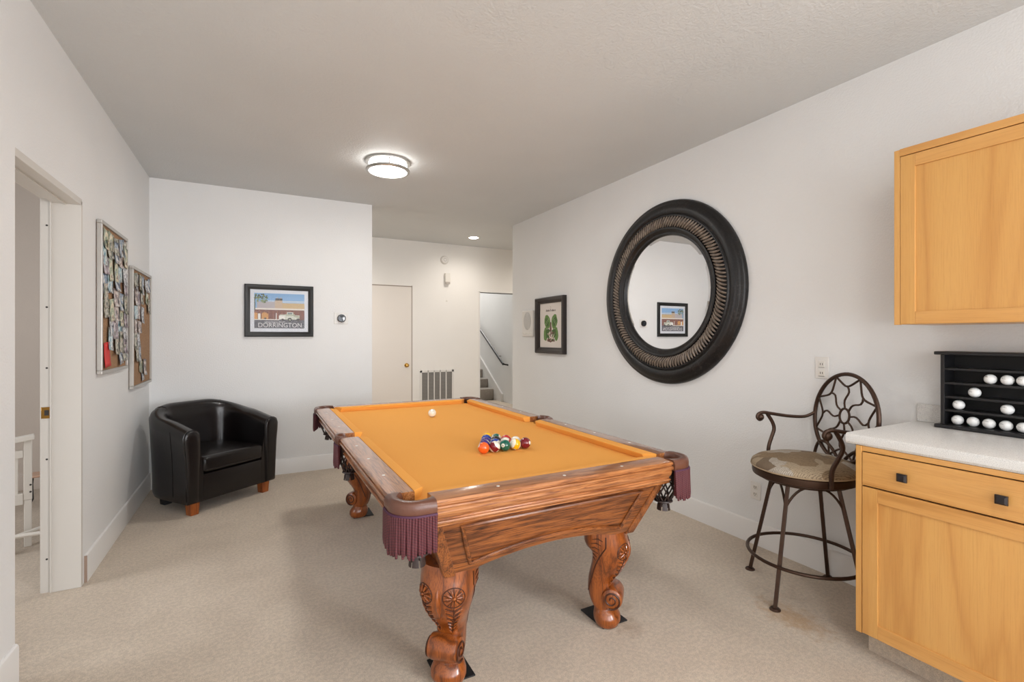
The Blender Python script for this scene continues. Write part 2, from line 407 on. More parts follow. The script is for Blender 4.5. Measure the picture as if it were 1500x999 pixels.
# left doorway lining (jamb with rabbet)
mb = MB()
mb.box(XL - T - .004, XL - .122, OY1 - .0005, OY1 + .012, 0, OZ)
mb.box(XL - .122, XL + .0005, OY1 - .014, OY1 + .012, 0, OZ)
mb.box(XL - .126, XL - .119, OY1 - .018, OY1 - .01, 0, OZ)
mb.box(XL - T - .004, XL - .122, OY0, OY1, OZ - .006, OZ + .01)
mb.box(XL - .122, XL + .0005, OY0, OY1, OZ - .024, OZ + .01)
mb.box(XL - .075, XL - .06, OY0, OY1, OZ - .029, OZ - .02)
mb.box(XL - T - .004, XL - .005, OY0 - .01, OY0 + .004, 0, OZ)
jamb = struct('trim_door_lining', mb, M_JAMB, 'white painted lining of the open left doorway', smooth=0, bevel=.002)
r = thing('strike_plate', 'brass strike plate on the jamb of the open left doorway', 'strike plate', (XL - .142, OY1 - .001, .945))
MB().box(-.022, .022, -.002, 0, -.03, .03).build('plate', M_BRASS, r, bevel=.002)
MB().box(-.009, .009, -.003, 0, -.014, .014).build('latch_hole', M_SLOT, r)
for z in (-.022, .022): MB().lathe([(0, -.0035), (.004, -.003), (.004, 0)], 10, (0, 0, z), 'y').build('screw', M_BRASS, r)
for z, zn in ((1.93, 'topmost'), (1.50, 'second from the top'), (1.18, 'middle'), (.70, 'second from the bottom'), (.175, 'lowest')):
    mb = MB().lathe([(0, -.0008), (.005, -.0008), (.005, .0005)], 10, (XL - .142, OY1 - .0008, z), 'y')
    tag(mb.build('screw_hole', M_SLOT), 'small dark empty screw hole in the left doorway jamb, %s of five' % zn, 'screw hole', 'screw holes in the left door jamb')

# hallway flush door
d = struct('door_1', MB().box(1.19, 2.0, YF - .004, YF + .02, .01, 2.068), plain('door_paint', srgb(228, 221, 213), .4), 'plain flush hallway door', smooth=0, bevel=.003)
mb = MB().box(1.17, 1.19, YF - .001, YF + .01, 0, 2.088).box(2.0, 2.012, YF - .001, YF + .01, 0, 2.088).box(1.17, 2.012, YF - .001, YF + .01, 2.068, 2.082)
struct('trim_door_gap', mb, plain('gap_shade', srgb(150, 138, 126), .8), 'thin gap around the hallway door', smooth=0)
mb = MB().lathe([(0, -.062), (.018, -.06), (.027, -.048), (.024, -.034), (.012, -.026), (.011, -.008), (.030, -.006), (.032, 0)], 20, (1.925, YF - .004, .93), 'y')
mb.build('door_knob', M_BRASS, d)
mb = MB().box(3.075, 3.09, YF - .008, YF + .135, 0, 2.05).box(3.075, 4.06, YF - .008, YF + .135, 2.04, 2.052)
struct('trim_stair_opening', mb, M_TRIM, 'thin white edge of the stair opening', smooth=0)

# ------------------------------------------------------------------ ceiling lamps
M_GLOW = plain('lit_diffuser', (1, 1, 1, 1), .5, emit=(1.0, .985, .95, 1), es=LAMP_EMIT)
M_GLOW2 = plain('lit_diffuser_side', (1, 1, 1, 1), .5, emit=(1.0, .985, .95, 1), es=8)
def ceiling_lamp(x, y, label):
    r = thing('ceiling_lamp', label, 'ceiling lamp', (x, y, ZC), group=None)
    MB().lathe([(0, 0), (.17, 0), (.176, -.006), (.176, -.016), (.168, -.02), (.0, -.02)], 48).build('top_ring', M_NICKEL, r)
    m = MB(); m.lathe([(.140, -.082), (.0, -.094)], 48); m.k = 1; m.lathe([(.148, -.02), (.148, -.074), (.14, -.082)], 48); m.build('diffuser', [M_GLOW, M_GLOW2], r)
    MB().lathe([(.149, -.064), (.168, -.064), (.171, -.068), (.171, -.080), (.166, -.084), (.149, -.084), (.149, -.064)], 48).build('bottom_ring', M_NICKEL, r)
    for k in range(3):
        a = .35 + k * 2 * PI / 3
        MB().tube([(.158 * math.cos(a), .158 * math.sin(a), -.018), (.158 * math.cos(a), .158 * math.sin(a), -.066)], .005, 8).build('post', M_NICKEL, r)
    return r
ceiling_lamp(.93, 3.88, 'lit round flush ceiling lamp with two nickel rings above the pool table')
ceiling_lamp(.93, -.30, 'lit round flush ceiling lamp behind the camera')
M_BULB = plain('lit_bulb', (1, 1, 1, 1), .5, emit=(1, .93, .84, 1), es=20)
def downlight(x, y, wt, label):
    r = thing('recessed_downlight', label, 'downlight', (x, y, ZC))
    MB().lathe([(.062, -.001), (.085, -.004), (.088, 0)], 32).build('trim_ring', M_PLASTIC, r)
    MB().lathe([(0, -.003), (.064, -.003)], 32).build('bulb_face', M_BULB, r)
    dl = bpy.data.lights.new('downlight_beam', 'SPOT'); dl.energy = wt; dl.spot_size = 2.9; dl.spot_blend = 1.0; dl.color = (1, .93, .85); dl.shadow_soft_size = .06
    o = bpy.data.objects.new('downlight_beam', dl); o.location = (0, 0, -.02); o.parent = r; C.objects.link(o)
downlight(2.717, 6.30, DOWNLIGHT_W * 8, 'small lit recessed downlight in the hallway ceiling')
downlight(.75, 6.10, DOWNLIGHT_W * 14, 'added fill downlight at the hidden left end of the hallway')  # unseen lamp added to brighten the hall ceiling and far wall
downlight(4.2, 6.15, DOWNLIGHT_W * 10, 'added fill downlight at the hidden right end of the hallway')  # another added lamp, out of view, lifting the hallway light

# ------------------------------------------------------------------ pool table
X0, X1, Y0, Y1 = .394, 1.745, 1.535, 4.040
CX, CY = (X0 + X1) / 2, (Y0 + Y1) / 2
HX, HY = (X1 - X0) / 2, (Y1 - Y0) / 2
RT, BED = .80, .765
tb = thing('pool_table', 'carved oak pool table with orange cloth in the middle of the room', 'pool table', (CX, CY, 0))
PW = .10      # wood width
CW = .045     # cushion depth
NX, NY = HX - PW - CW, HY - PW - CW     # nose half sizes
PR = .062     # pocket radius
# wood rail profile: (outward distance from the outer edge, negative = inward; z)
RP = [(-PW, .792), (-PW, .797), (-PW + .004, .80), (-.018, .80), (-.008, .797), (-.003, .790), (-.004, .785), (-.011, .783), (-.011, .779), (-.003, .777), (.000, .772), (-.002, .766),
      (-.010, .764), (-.011, .760), (-.010, .752), (-.014, .742), (-.020, .733), (-.027, .727), (-.028, .722), (-.020, .720), (-.018, .716), (-.021, .712), (-.028, .711), (-.028, .708), (-.024, .706), (-.025, .701), (-.034, .700), (-PW, .700)]
def rail(side, a0, a1, sights):
    """side: 'n','f','l','r'"""
    if side in 'nf':
        sg = -1 if side == 'n' else 1
        fn = lambda p, q, a: (a, sg * (HY + p), q)
    else:
        sg = -1 if side == 'l' else 1
        fn = lambda p, q, a: (sg * (HX + p), a, q)
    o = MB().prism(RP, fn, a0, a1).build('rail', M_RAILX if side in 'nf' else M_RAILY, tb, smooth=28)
    for t in sights:
        c = fn(-.048, .8005, t)
        m = MB()
        k = 12; ring = [(c[0] + .0065 * math.cos(2 * PI * i / k), c[1] + .0065 * math.sin(2 * PI * i / k), .8006) for i in range(k)]
        low = [(x, y, .7995) for x, y, z in ring]
        m.loft([low, ring]).build('sight', M_PEARL, o, smooth=0)
    return o
CG = .135     # rail end distance from the outer corner
SG = .062
rail('n', -HX + CG, HX - CG, (-.29, 0, .29)); rail('f', -HX + CG, HX - CG, (-.29, 0, .29))
for s in 'lr':
    rail(s, -HY + CG, -SG, (-.87, -.58, -.29)); rail(s, SG, HY - CG, (.29, .58, .87))
# cushions: cloth wedge from wood inner edge to nose
def cushion(side, a0, a1, m0, m1):
    """m0,m1: mitre run-back at each end"""
    if side in 'nf':
        sg = -1 if side == 'n' else 1
        fn = lambda d, z, a: (a, sg * (HY - PW - d), z)
    else:
        sg = -1 if side == 'l' else 1
        fn = lambda d, z, a: (sg * (HX - PW - d), a, z)
    prof = [(0, .7995), (CW * .35, .799), (CW * .8, .7975), (CW, .794), (CW * 1.0, .790), (CW * .72, .7645), (0, .7645)]
    rings = []
    for a, mm, dr in ((a0, m0, 1), (a1, m1, -1)):
        rings.append([fn(d, z, a + dr * mm * (d / CW)) for d, z in prof])
    return MB().loft(rings).build('cushion', M_FELT, tb, smooth=30)
for s in 'nf': cushion(s, -HX + CG + .005, HX - CG - .005, .045, .045)
for s in 'lr':
    cushion(s, -HY + CG + .005, -SG - .002, .045, .016); cushion(s, SG + .002, HY - CG - .005, .016, .045)
# bed with corner and side cut-outs
def arc(cx, cy, r, a0, a1, n): return [(cx + r * math.cos(a0 + (a1 - a0) * i / n), cy + r * math.sin(a0 + (a1 - a0) * i / n)) for i in range(n + 1)]
ex, ey = NX + .03, NY + .03
bed = []
PCX, PCY = HX - .088, HY - .088        # corner pocket centres
q = math.radians
def corner(sx, sy):
    a = arc(PCX, PCY, .062, q(200), q(250), 6)   # bite facing the table centre for the +,+ corner
    pts = [(ex, PCY - .08)] + [(PCX + .062 * math.cos(t), PCY + .062 * math.sin(t)) for t in [q(290 - 130 * i / 8) for i in range(9)]] + [(PCX - .08, ey)]
    return [(sx * x, sy * y) for x, y in pts]
def side(sx):
    pts = [(ex, -.065)] + [(HX - .045 + .058 * math.cos(t), .058 * math.sin(t)) for t in [q(250 - 140 * i / 8) for i in range(9)]] + [(ex, .065)]
    return [(sx * x, y) for x, y in pts]
pp = side(1) + corner(1, 1) + corner(-1, 1)[::-1] + side(-1)[::-1] + corner(-1, -1) + corner(1, -1)[::-1]
MB().prism(pp, lambda p, qq, a: (p, qq, a), BED - .025, BED).build('bed_cloth', M_FELT, tb, smooth=0)
# head spot
# body panels (aprons), tilted inward going down
ZT, ZB = .702, .462
TX, TY, BX, BY = HX - .135, HY - .060, HX - .225, HY - .160
def apron(side):
    if side in 'nf': sg = -1 if side == 'n' else 1; tw, bw, to, bo = TX, BX, TY, BY
    else: sg = -1 if side == 'l' else 1; tw, bw, to, bo = TY, BY, TX, BX
    arch_h = .045 if side in 'nf' else .07
    def lower(t):                 # t in -1..1 -> z of the bottom edge
        u = max(0, 1 - (abs(t) / .74) ** 2)
        return ZB + arch_h * (u ** 1.0) * (1 if abs(t) < .74 else 0)
    def P(t, z, off):
        k = (ZT - z) / (ZT - ZB)
        half = tw + (bw - tw) * k; dep = to + (bo - to) * k + off
        return (t * half, sg * dep, z) if side in 'nf' else (sg * dep, t * half, z)
    n = 40; rings = []
    for i in range(n + 1):
        t = -1 + 2 * i / n; zb = lower(t)
        rings.append([P(t, ZT, 0), P(t, (ZT + zb) / 2, 0), P(t, zb, 0), P(t, zb, -.03), P(t, ZT, -.03)])
    o = MB().loft(rings).build('apron', M_OAKX if side in 'nf' else M_OAKY, tb, smooth=30)
    # raised moulding frame on the panel
    a = .79 if side in 'nf' else .86
    path = [P(-a - .01, ZT - .034, .005), P(a + .01, ZT - .034, .005)]
    for i in range(17):
        t = a * (1 - 2 * i / 16)
        path.append(P(t * .985, lower(t * .98) + .034, .005))
    # densify straight parts
    dens = []
    for i, p in enumerate(path):
        p2 = path[(i + 1) % len(path)]; L = (Vector(p2) - Vector(p)).length; m = max(1, int(L / .05))
        for j in range(m): dens.append(Vector(p).lerp(Vector(p2), j / m))
    MB().tube(dens, .0085, 8, closed=True).build('panel_moulding', M_OAKX if side in 'nf' else M_OAKY, o)
    return o
for s in 'nflr': apron(s)
for sx in (-1, 1):
    for sy in (-1, 1):
        m = MB()
        rings = []
        for z, hx, hy in ((ZT, TX, TY), (ZB - .012, BX - .006, BY - .006)):
            rings.append([(sx * (hx - .035), sy * (hy + .006), z), (sx * (hx + .010), sy * (hy + .006), z), (sx * (hx + .010), sy * (hy - .035), z), (sx * (hx - .035), sy * (hy - .035), z)])
        m.loft(rings).build('corner_post', M_OAKZ, tb, smooth=0, bevel=.003)
# under-frame so nothing is hollow
MB().box(-BX + .01, BX - .01, -BY + .01, BY - .01, ZT - .04, BED - .03).build('underframe', M_OAKX, tb, smooth=0)

# carved legs : local x = outward diagonal
def leg_mesh():
    prof = [  # z, rmin, rmax, half width
        (.475, -.100, .085, .108), (.43, -.100, .092, .110), (.405, -.098, .099, .110), (.385, -.090, .103, .108), (.365, -.066, .104, .104), (.335, -.060, .099, .098),
        (.30, -.064, .088, .088), (.265, -.072, .068, .074), (.235, -.079, .044, .062), (.205, -.083, .026, .055), (.175, -.084, .018, .052),
        (.145, -.080, .016, .052), (.115, -.070, .020, .052), (.095, -.060, .030, .050), (.085, -.052, .038, .052), (.070, -.056, .052, .062), (.050, -.060, .064, .070),
        (.030, -.058, .066, .071), (.012, -.050, .058, .064), (.006, -.044, .050, .056)]
    # smooth the profile
    out = []
    for i in range(len(prof) - 1):
        for j in range(3):
            t = j / 3; out.append([a + (b - a) * t for a, b in zip(prof[i], prof[i + 1])])
    out.append(list(prof[-1]))
    rings = []
    for z, r0, r1, hw in out:
        c, a = (r0 + r1) / 2, (r1 - r0) / 2; ring = []
        for k in range(28):
            t = 2 * PI * k / 28
            ct, st = math.cos(t), math.sin(t)
            e = .62 if z > .09 else .95
            x = math.copysign(abs(ct) ** e, ct) * a; y = math.copysign(abs(st) ** e, st) * hw
            if z > .20 and x > 0: y *= 1 - .30 * (x / a) ** 2        # ridge to the front
            ring.append((c + x, y, z))
        rings.append(ring)
    m = MB().loft(rings)
    return m
def leg(sx, sy, at):
    ang = math.atan2(sy, sx)
    lg = leg_mesh().build('leg', M_LEG, tb, smooth=50)
    lg.location = (at[0] - CX, at[1] - CY, 0); lg.rotation_euler = (0, 0, ang)
    # scroll (volute) at the ankle
    m = MB()
    m.lathe([(0, -.064), (.034, -.064), (.045, -.058), (.049, -.045), (.050, 0), (.049, .045), (.045, .058), (.034, .064), (0, .064)], 28, (.030, 0, .144), 'y')
    m.build('scroll', M_LEG, lg, smooth=40)
    from mathutils.bvhtree import BVHTree
    me = lg.data
    bvh = BVHTree.FromPolygons([v.co[:] for v in me.vertices], [p.vertices[:] for p in me.polygons])
    def surf(ph, z, off=0.0):
        d = Vector((math.cos(ph), math.sin(ph), 0)); o_ = Vector((-.02, 0, z)) + d * .4
        h, nn, _, _ = bvh.ray_cast(o_, -d)
        if h is None: return Vector((0, 0, z))
        if nn.dot(d) < 0: nn = -nn
        return h + nn * off
    for s in (-1, 1):
        pts = []
        for i in range(40):
            t = i / 39; a = -PI * .6 + t * PI * 3.6; rr = .042 * (1 - t * .82)
            pts.append((.030 + rr * math.cos(a), s * .0652, .144 + rr * math.sin(a)))
        MB().tube(pts, [.0042 * (1 - .3 * i / 39) for i in range(40)], 6).build('scroll_groove', M_CARVE, lg)
        m = MB(); md = MB()
        c0, zf = s * .52, .372
        AR = 9.5; KS = 1.35           # radians of sweep per metre of width on the knee
        def Q(du, dz, off=.001): return surf(c0 + s * du * AR * KS, zf + dz * KS, off)
        for k in range(10):
            a = 2 * PI * k / 10; ca, sa = math.cos(a), math.sin(a)
            m.tube([Q(ca * r_, sa * r_, .003) for r_ in (.007, .014, .022)], [.003, .0050, .0022], 6)
            a2 = a + PI / 10
            md.tube([Q(math.cos(a2) * r_, math.sin(a2) * r_) for r_ in (.006, .015, .026)], .0016, 5)
        m.sphere(Q(0, 0, .003), .006, 10, 6)
        md.tube([Q(.027 * math.cos(2 * PI * k / 24), .027 * math.sin(2 * PI * k / 24)) for k in range(24)], .0020, 5, closed=True)
        md.tube([Q(0, -.027 - .012 * j) for j in range(9)], .0018, 5)
        for j in range(6):
            z = -.040 - j * .016; L = .022 - j * .0014
            for q2 in (-1, 1):
                md.tube([Q(0, z), Q(q2 * L * .5, z + .006), Q(q2 * L, z + .010)], [.0020, .0026, .0012], 5)
                m.tube([Q(q2 * .003, z - .006, .002), Q(q2 * L * .5, z - .001, .002), Q(q2 * L, z + .003, .002)], [.0024, .0036, .0014], 5)
        # flank: long dark groove and feather strokes
        md.tube([surf(s * 1.30, .445 - .012 * j, .0005) for j in range(4)] + [surf(s * (1.30 + .10 * j), .397 - .018 * j, .0005) for j in range(14)], .0032, 6)
        for j in range(6):
            z = .425 - j * .020
            md.tube([surf(s * (1.42 + .07 * j), z, .0005), surf(s * (1.62 + .07 * j), z + .010, .0005), surf(s * (1.86 + .06 * j), z + .004, .0005)], [.0014, .0030, .0012], 5)
        m.build('carving', M_LEG, lg); md.build('carved_lines', M_CARVE, lg)
    m = MB(); m.tube([surf(0, .40 - .012 * j, -.002) for j in range(12)], [.003, .006, .009, .011, .012, .012, .011, .010, .008, .007, .005, .003], 8); m.build('central_leaf', M_MAPLEZ if False else M_LEG, lg)
    m = MB().lathe([(0, .088), (.047, .090), (.050, .086), (.046, .082), (0, .080)], 24, (-.006, 0, 0)); m.build('ankle_ring', M_LEG, lg)
LEGS = ((-1, -1, (.668, 1.795)), (1, -1, (1.452, 1.80)), (-1, 1, (.680, 3.735)), (1, 1, (1.462, 3.735)))
for sx, sy, at in LEGS: leg(sx, sy, at)

# pockets
R_IN = .056
def pocket(kind, sx, sy):
    """leather collar + braid + fringe + net bag. local coords of the table."""
    if kind == 'corner':
        c = Vector((sx * PCX, sy * PCY, 0)); mid = math.atan2(sy, sx); half = q(112); R = .068; RO = .090
    else:
        c = Vector((sx * (HX - .050), 0, 0)); mid = 0 if sx > 0 else PI; half = q(84); R = .050; RO = .068
    n = 32
    ic, ih = (R_IN, q(103.7)) if kind == 'corner' else (.050, q(90))
    E_ = CG - .088                      # distance from the pocket centre to the rail ends
    def inner(t):
        a = mid - ih + 2 * ih * t
        return Vector((c.x + ic * math.cos(a), c.y + ic * math.sin(a), 0))
    if kind == 'corner':
        B = .0945
        def base(t):                    # outer edge for the +,+ corner, in pocket coordinates
            L1, L2 = E_, PI / 2 * B; tot = 2 * L1 + L2; s_ = t * tot
            if s_ < L1: return (B, -E_ + s_)
            if s_ < L1 + L2: a = (s_ - L1) / B; return (B * math.cos(a), B * math.sin(a))
            return (-(s_ - L1 - L2), B)
        def outer(t):
            tt = t if sx * sy > 0 else 1 - t
            x, y = base(tt); return Vector((c.x + sx * x, c.y + sy * y, 0))
    else:
        def outer(t):
            y = -SG + 2 * SG * t; return Vector((c.x + sx * (.056 + .008 * math.cos(y / SG * PI / 2)), sx * y, 0))
    prof = [(0, .766), (0, .785), (.06, .797), (.16, .8035), (.5, .806), (.84, .8035), (.96, .797), (1.03, .783), (1.02, .768), (.97, .760), (.5, .7585), (.06, .760)]
    rings = []
    for i in range(n + 1):
        t = i / n; I, O = inner(t), outer(t)
        rings.append([(I.x + (O.x - I.x) * f_, I.y + (O.y - I.y) * f_, z) for f_, z in prof])
    col = MB().loft(rings).build('pocket_collar', M_PLEATHER, tb, smooth=50)
    MB().tube([tuple(inner(.5) + (outer(i / n) - inner(.5)) * 1.005 + Vector((0, 0, .757))) for i in range(n + 1)], .005, 6, flat=1.3).build('braid', M_BRAID, col)
    m = MB(); cnt = 26 if kind == 'corner' else 15; rnd = random.Random(int(sx * 3 + sy * 7 + 40))
    for i in range(cnt):
        t = .02 + .96 * i / (cnt - 1); o_ = outer(t); dd = (o_ - inner(t)).normalized()
        L = (.118 if kind == 'corner' else .112) + rnd.uniform(-.008, .010) + .010 * math.sin(PI * t)
        jr = rnd.uniform(-.003, .004); tg = Vector((-dd.y, dd.x, 0)) * rnd.uniform(-.004, .004)
        p = []
        for j in range(7):
            u_ = j / 6; pt = o_ + dd * (.001 + jr * u_) + tg * u_
            p.append((pt.x, pt.y, .757 - L * u_))
        m.tube(p, [.0055, .0055, .0057, .0057, .0060, .0062, .0040], 7)
        if i < cnt - 1:
            t2 = t + .48 / (cnt - 1); p2 = outer(t2) - (outer(t2) - inner(t2)).normalized() * .007
            m.tube([(p2.x, p2.y, .757), (p2.x, p2.y, .757 - L * .93)], .0050, 6)
    m.build('fringe', M_FRINGE, col, smooth=60)
    # net bag
    m = MB(); rb = .052 if kind == 'corner' else .045
    bc = Vector((c.x - (.010 * sx), c.y - (.010 * sy if kind == 'corner' else 0), 0))
    def rad(t): return rb * (1 + .05 * math.sin(PI * t)) * (1 if t < .55 else math.cos((t - .55) / .45 * 1.05) ** .8)
    for i in range(8):
        for dr in (-1, 1):
            p = []
            for j in range(9):
                t = j / 8; a = 2 * PI * i / 8 + dr * t * 1.5
                rr = rad(t); p.append((bc.x + rr * math.cos(a), bc.y + rr * math.sin(a), .75 - .150 * t))
            m.tube(p, .0038, 5)
    m.lathe([(rad(1) + .010, .602), (rad(1) + .012, .596), (rad(1), .590), (0, .588)], 16, (bc.x, bc.y, 0))
    m.build('net_bag', M_NET, col)
    m = MB()
    for i in range(6):
        a = 2 * PI * i / 6; a1, a2 = a - .42, a + .42
        r0, r1 = .016, .030
        rings = []
        for z, rr in ((.600, r0), (.580, (r0 + r1) / 2 + .004), (.556, r1)):
            rings.append([(bc.x + (rr) * math.cos(a1), bc.y + rr * math.sin(a1), z), (bc.x + rr * math.cos(a), bc.y + rr * math.sin(a), z), (bc.x + rr * math.cos(a2), bc.y + rr * math.sin(a2), z),
                          (bc.x + (rr - .003) * math.cos(a2), bc.y + (rr - .003) * math.sin(a2), z), (bc.x + (rr - .003) * math.cos(a), bc.y + (rr - .003) * math.sin(a), z), (bc.x + (rr - .003) * math.cos(a1), bc.y + (rr - .003) * math.sin(a1), z)])
        m.loft(rings)
    m.build('leather_tassel', M_NET, col)
    # dark well wall seen inside the pocket
    m = MB().lathe([(ic + .002, .785), (ic + .001, .74), (ic + .001, .70)], n, (c.x, c.y, 0), 'z', 2 * ih, mid - ih)
    m.build('pocket_well', M_NET, col)
for sx in (-1, 1):
    for sy in (-1, 1): pocket('corner', sx, sy)
    pocket('side', sx, 0)

# black pads under the legs
where = {(-1, -1): 'near left', (1, -1): 'near right', (-1, 1): 'far left', (1, 1): 'far right'}
for sx, sy, at in LEGS:
    m = MB().box(-.072, .072, -.088, .088, 0, .006)
    o = m.build('floor_pad', M_RUBBER, smooth=0, bevel=.002)
    o.location = (at[0] + .028, at[1] + .055, .0005); o.rotation_euler = (0, 0, 0)
    tag(o, 'black square rubber pad under the %s leg of the pool table' % where[(sx, sy)], 'floor pad', 'pads under the pool table legs')

# ------------------------------------------------------------------ balls
BR = .0286
def ball_mat(name, col, stripe):
    m, nt, b = newmat(name)
    tc = N(nt, 'ShaderNodeTexCoord'); sp = nt.nodes.new('ShaderNodeSeparateXYZ'); nt.links.new(tc.outputs['Object'], sp.inputs[0])
    white = srgb(236, 230, 214)
    base = None
    if stripe:
        ab = N(nt, 'ShaderNodeMath', operation='ABSOLUTE'); nt.links.new(sp.outputs['Z'], ab.inputs[0])
        gt = N(nt, 'ShaderNodeMath', operation='GREATER_THAN'); gt.inputs[1].default_value = BR * .50; nt.links.new(ab.outputs[0], gt.inputs[0])
        mx = nt.nodes.new('ShaderNodeMixRGB'); mx.inputs['Color1'].default_value = col; mx.inputs['Color2'].default_value = white
        nt.links.new(gt.outputs[0], mx.inputs['Fac']); base = mx.outputs['Color']
    abx = N(nt, 'ShaderNodeMath', operation='ABSOLUTE'); nt.links.new(sp.outputs['X'], abx.inputs[0])
    g2 = N(nt, 'ShaderNodeMath', operation='GREATER_THAN'); g2.inputs[1].default_value = BR * .94; nt.links.new(abx.outputs[0], g2.inputs[0])
    m2 = nt.nodes.new('ShaderNodeMixRGB'); m2.inputs['Color1'].default_value = col; m2.inputs['Color2'].default_value = white
    if base: nt.links.new(base, m2.inputs['Color1'])
    nt.links.new(g2.outputs[0], m2.inputs['Fac']); nt.links.new(m2.outputs['Color'], b.inputs['Base Color'])
    b.inputs['Roughness'].default_value = .08; b.inputs['Coat Weight'].default_value = .5
    return m
def text_mesh(body, size, extrude=0):
    cu = bpy.data.curves.new('t', 'FONT'); cu.body = body; cu.size = size; cu.align_x = 'CENTER'; cu.align_y = 'CENTER'; cu.extrude = extrude
    cu.resolution_u = 3
    to = bpy.data.objects.new('t', cu); C.objects.link(to)
    bpy.context.view_layer.update()
    me = bpy.data.meshes.new_from_object(to.evaluated_get(bpy.context.evaluated_depsgraph_get()))
    bpy.data.objects.remove(to); bpy.data.curves.remove(cu)
    return me
M_INK = plain('black_ink', srgb(20, 18, 18), .3)
cols = {1: srgb(238, 180, 20), 2: srgb(30, 60, 150), 3: srgb(196, 36, 30), 4: srgb(62, 40, 120), 5: srgb(236, 96, 30), 6: srgb(0, 92, 74), 7: srgb(116, 14, 32), 8: srgb(14, 14, 16)}
cname = {1: 'yellow', 2: 'blue', 3: 'red', 4: 'purple', 5: 'orange', 6: 'green', 7: 'maroon', 8: 'black'}
rack = [[5, 15, 6, 9, 7], [12, 10, 11, 13], [4, 8, 3], [2, 14], [1]]
R_, U_, F_ = Vector((.884, -.467, 0)), Vector((0, 0, 1)), Vector((-.467, -.884, 0))
def orient(zd=None, xd=None):
    """local z = stripe axis, local x = number spot"""
    if zd is None:
        x = xd.normalized(); z = (U_ - x * U_.dot(x)).normalized()
    else:
        z = zd.normalized(); xd = xd or F_; x = (xd - z * xd.dot(z)).normalized()
    y = z.cross(x); M = Matrix((x, y, z)).transposed(); return M.to_euler()
rot = {5: orient(xd=R_ * .9 - U_ * .5 - F_ * .3), 15: orient(R_ * .75 + U_ * .62 + F_ * .1, R_ * .5 - U_ * .8 + F_ * .3), 6: orient(xd=F_ * .9 - R_ * .35 + U_ * .2), 9: orient(-R_ * .78 + F_ * .42 + U_ * .38, F_ + R_ * .3 - U_ * 3),
       7: orient(xd=R_ * .82 + F_ * .5 + U_ * .18), 12: orient(F_ * .55 - R_ * .5 - U_ * .35, R_), 10: orient(R_ * .62 - U_ * .2 + F_ * .5, -R_), 11: orient(U_ * .85 + F_ * .35 - R_ * .3, -F_), 13: orient(U_ * .7 + F_ * .5 + R_ * .1, R_ - F_),
       4: orient(xd=-F_ + R_), 8: orient(xd=-R_ + U_ * .2 + F_ * .3), 3: orient(xd=R_ - F_), 2: orient(xd=-F_), 14: orient(R_, -F_), 1: orient(xd=-R_ - F_ * .2)}
rowname = ['nearest row', 'second row', 'third row', 'fourth row', 'far apex']
for k, row in enumerate(rack):
    for j, num in enumerate(row):
        cn = num if num <= 8 else num - 8
        m = ball_mat('pool_ball_%s_%s' % (cname[cn], 'stripe' if num > 8 else 'solid'), cols[cn], num > 8)
        lab = '%s %s pool ball numbered %d in the %s of the rack' % ('striped' if num > 8 else 'solid', cname[cn], num, rowname[k])
        o = MB().sphere((0, 0, 0), BR, 32, 18).build('pool_ball', m, smooth=180)
        jit = random.Random(num)
        o.location = (.995 + .0592 * j + .0296 * k + jit.uniform(-.0006, .0006), 2.183 + .0525 * k + .004 * (k > 2), BED + BR + .0003)
        o.rotation_euler = rot[num]
        tag(o, lab, 'pool ball', 'racked pool balls on the orange cloth')
        me = text_mesh(str(num), BR * .60)
        for v in me.vertices:
            y, z = v.co.x, v.co.y
            d = Vector((math.sqrt(max(1e-9, BR * BR - y * y - z * z)), y, z)).normalized() * (BR + .0002)
            v.co = d
        me.materials.append(M_INK)
        t = bpy.data.objects.new('number', me); C.objects.link(t); t.parent = o
o = MB().sphere((0, 0, 0), BR, 32, 18).build('cue_ball', plain('ivory_ball', srgb(240, 234, 218), .08, coat=.5), smooth=180)
o.location = (1.121, 3.353, BED + BR + .0003); tag(o, 'plain white cue ball alone at the far end of the cloth', 'cue ball')

# ------------------------------------------------------------------ tub armchair
ch = thing('tub_armchair', 'black leather tub armchair with wooden feet in the far left corner', 'armchair', (-.330, 4.728, 0), math.atan2(.603, .798))
# local: front faces -y ; front legs at y=-.24
W2, DB = .378, .372
def upath(t):
    """t 0..1 around the U from front-left to front-right; returns (x,y,nx,ny) on the outer line at mid height"""
    yf = -.285; yc = -.04
    Ls = yc - yf; n = 3.1
    # parametrise: straight, superellipse half, straight
    Lc = 1.25; tot = 2 * Ls + Lc; s = t * tot
    if s < Ls: return (-W2, yf + s, -1, 0)
    if s > Ls + Lc: return (W2, yc - (s - Ls - Lc), 1, 0)
    a = PI - PI * (s - Ls) / Lc
    c_, s_ = math.cos(a), math.sin(a)
    x = math.copysign(abs(c_) ** (2 / n), c_) * W2; y = yc + abs(s_) ** (2 / n) * DB
    nx = math.copysign(abs(x / W2) ** (n - 1), x) / W2; ny = ((y - yc) / DB) ** (n - 1) / DB
    l = math.hypot(nx, ny) or 1
    return (x, y, nx / l, ny / l)
def topz(t):
    u = abs(2 * t - 1)            # 1 at the fronts, 0 at the back
    return .795 - .150 * (max(0, (u - .12) / .88)) ** 1.25
NS = 56; rings = []
TH = .105
for i in range(NS + 1):
    t = i / NS; x, y, nx, ny = upath(t); zt = topz(t)
    sec = []
    # outer side bottom -> top (slight flare) -> round top -> inner down
    pr = [(-.012, .095), (.0, .13), (.002, .30), (.008, .45), (.020, zt - .09), (.022, zt - .05), (.010, zt - .018), (-.016, zt - .002), (-.045, zt), (-.072, zt - .008), (-.092, zt - .03), (-.100, zt - .07), (-.105, zt - .14), (-.120, .40), (-.135, .26), (-.13, .095)]
    for off, z in pr: sec.append((x + nx * off, y + ny * off, z))
    rings.append(sec)
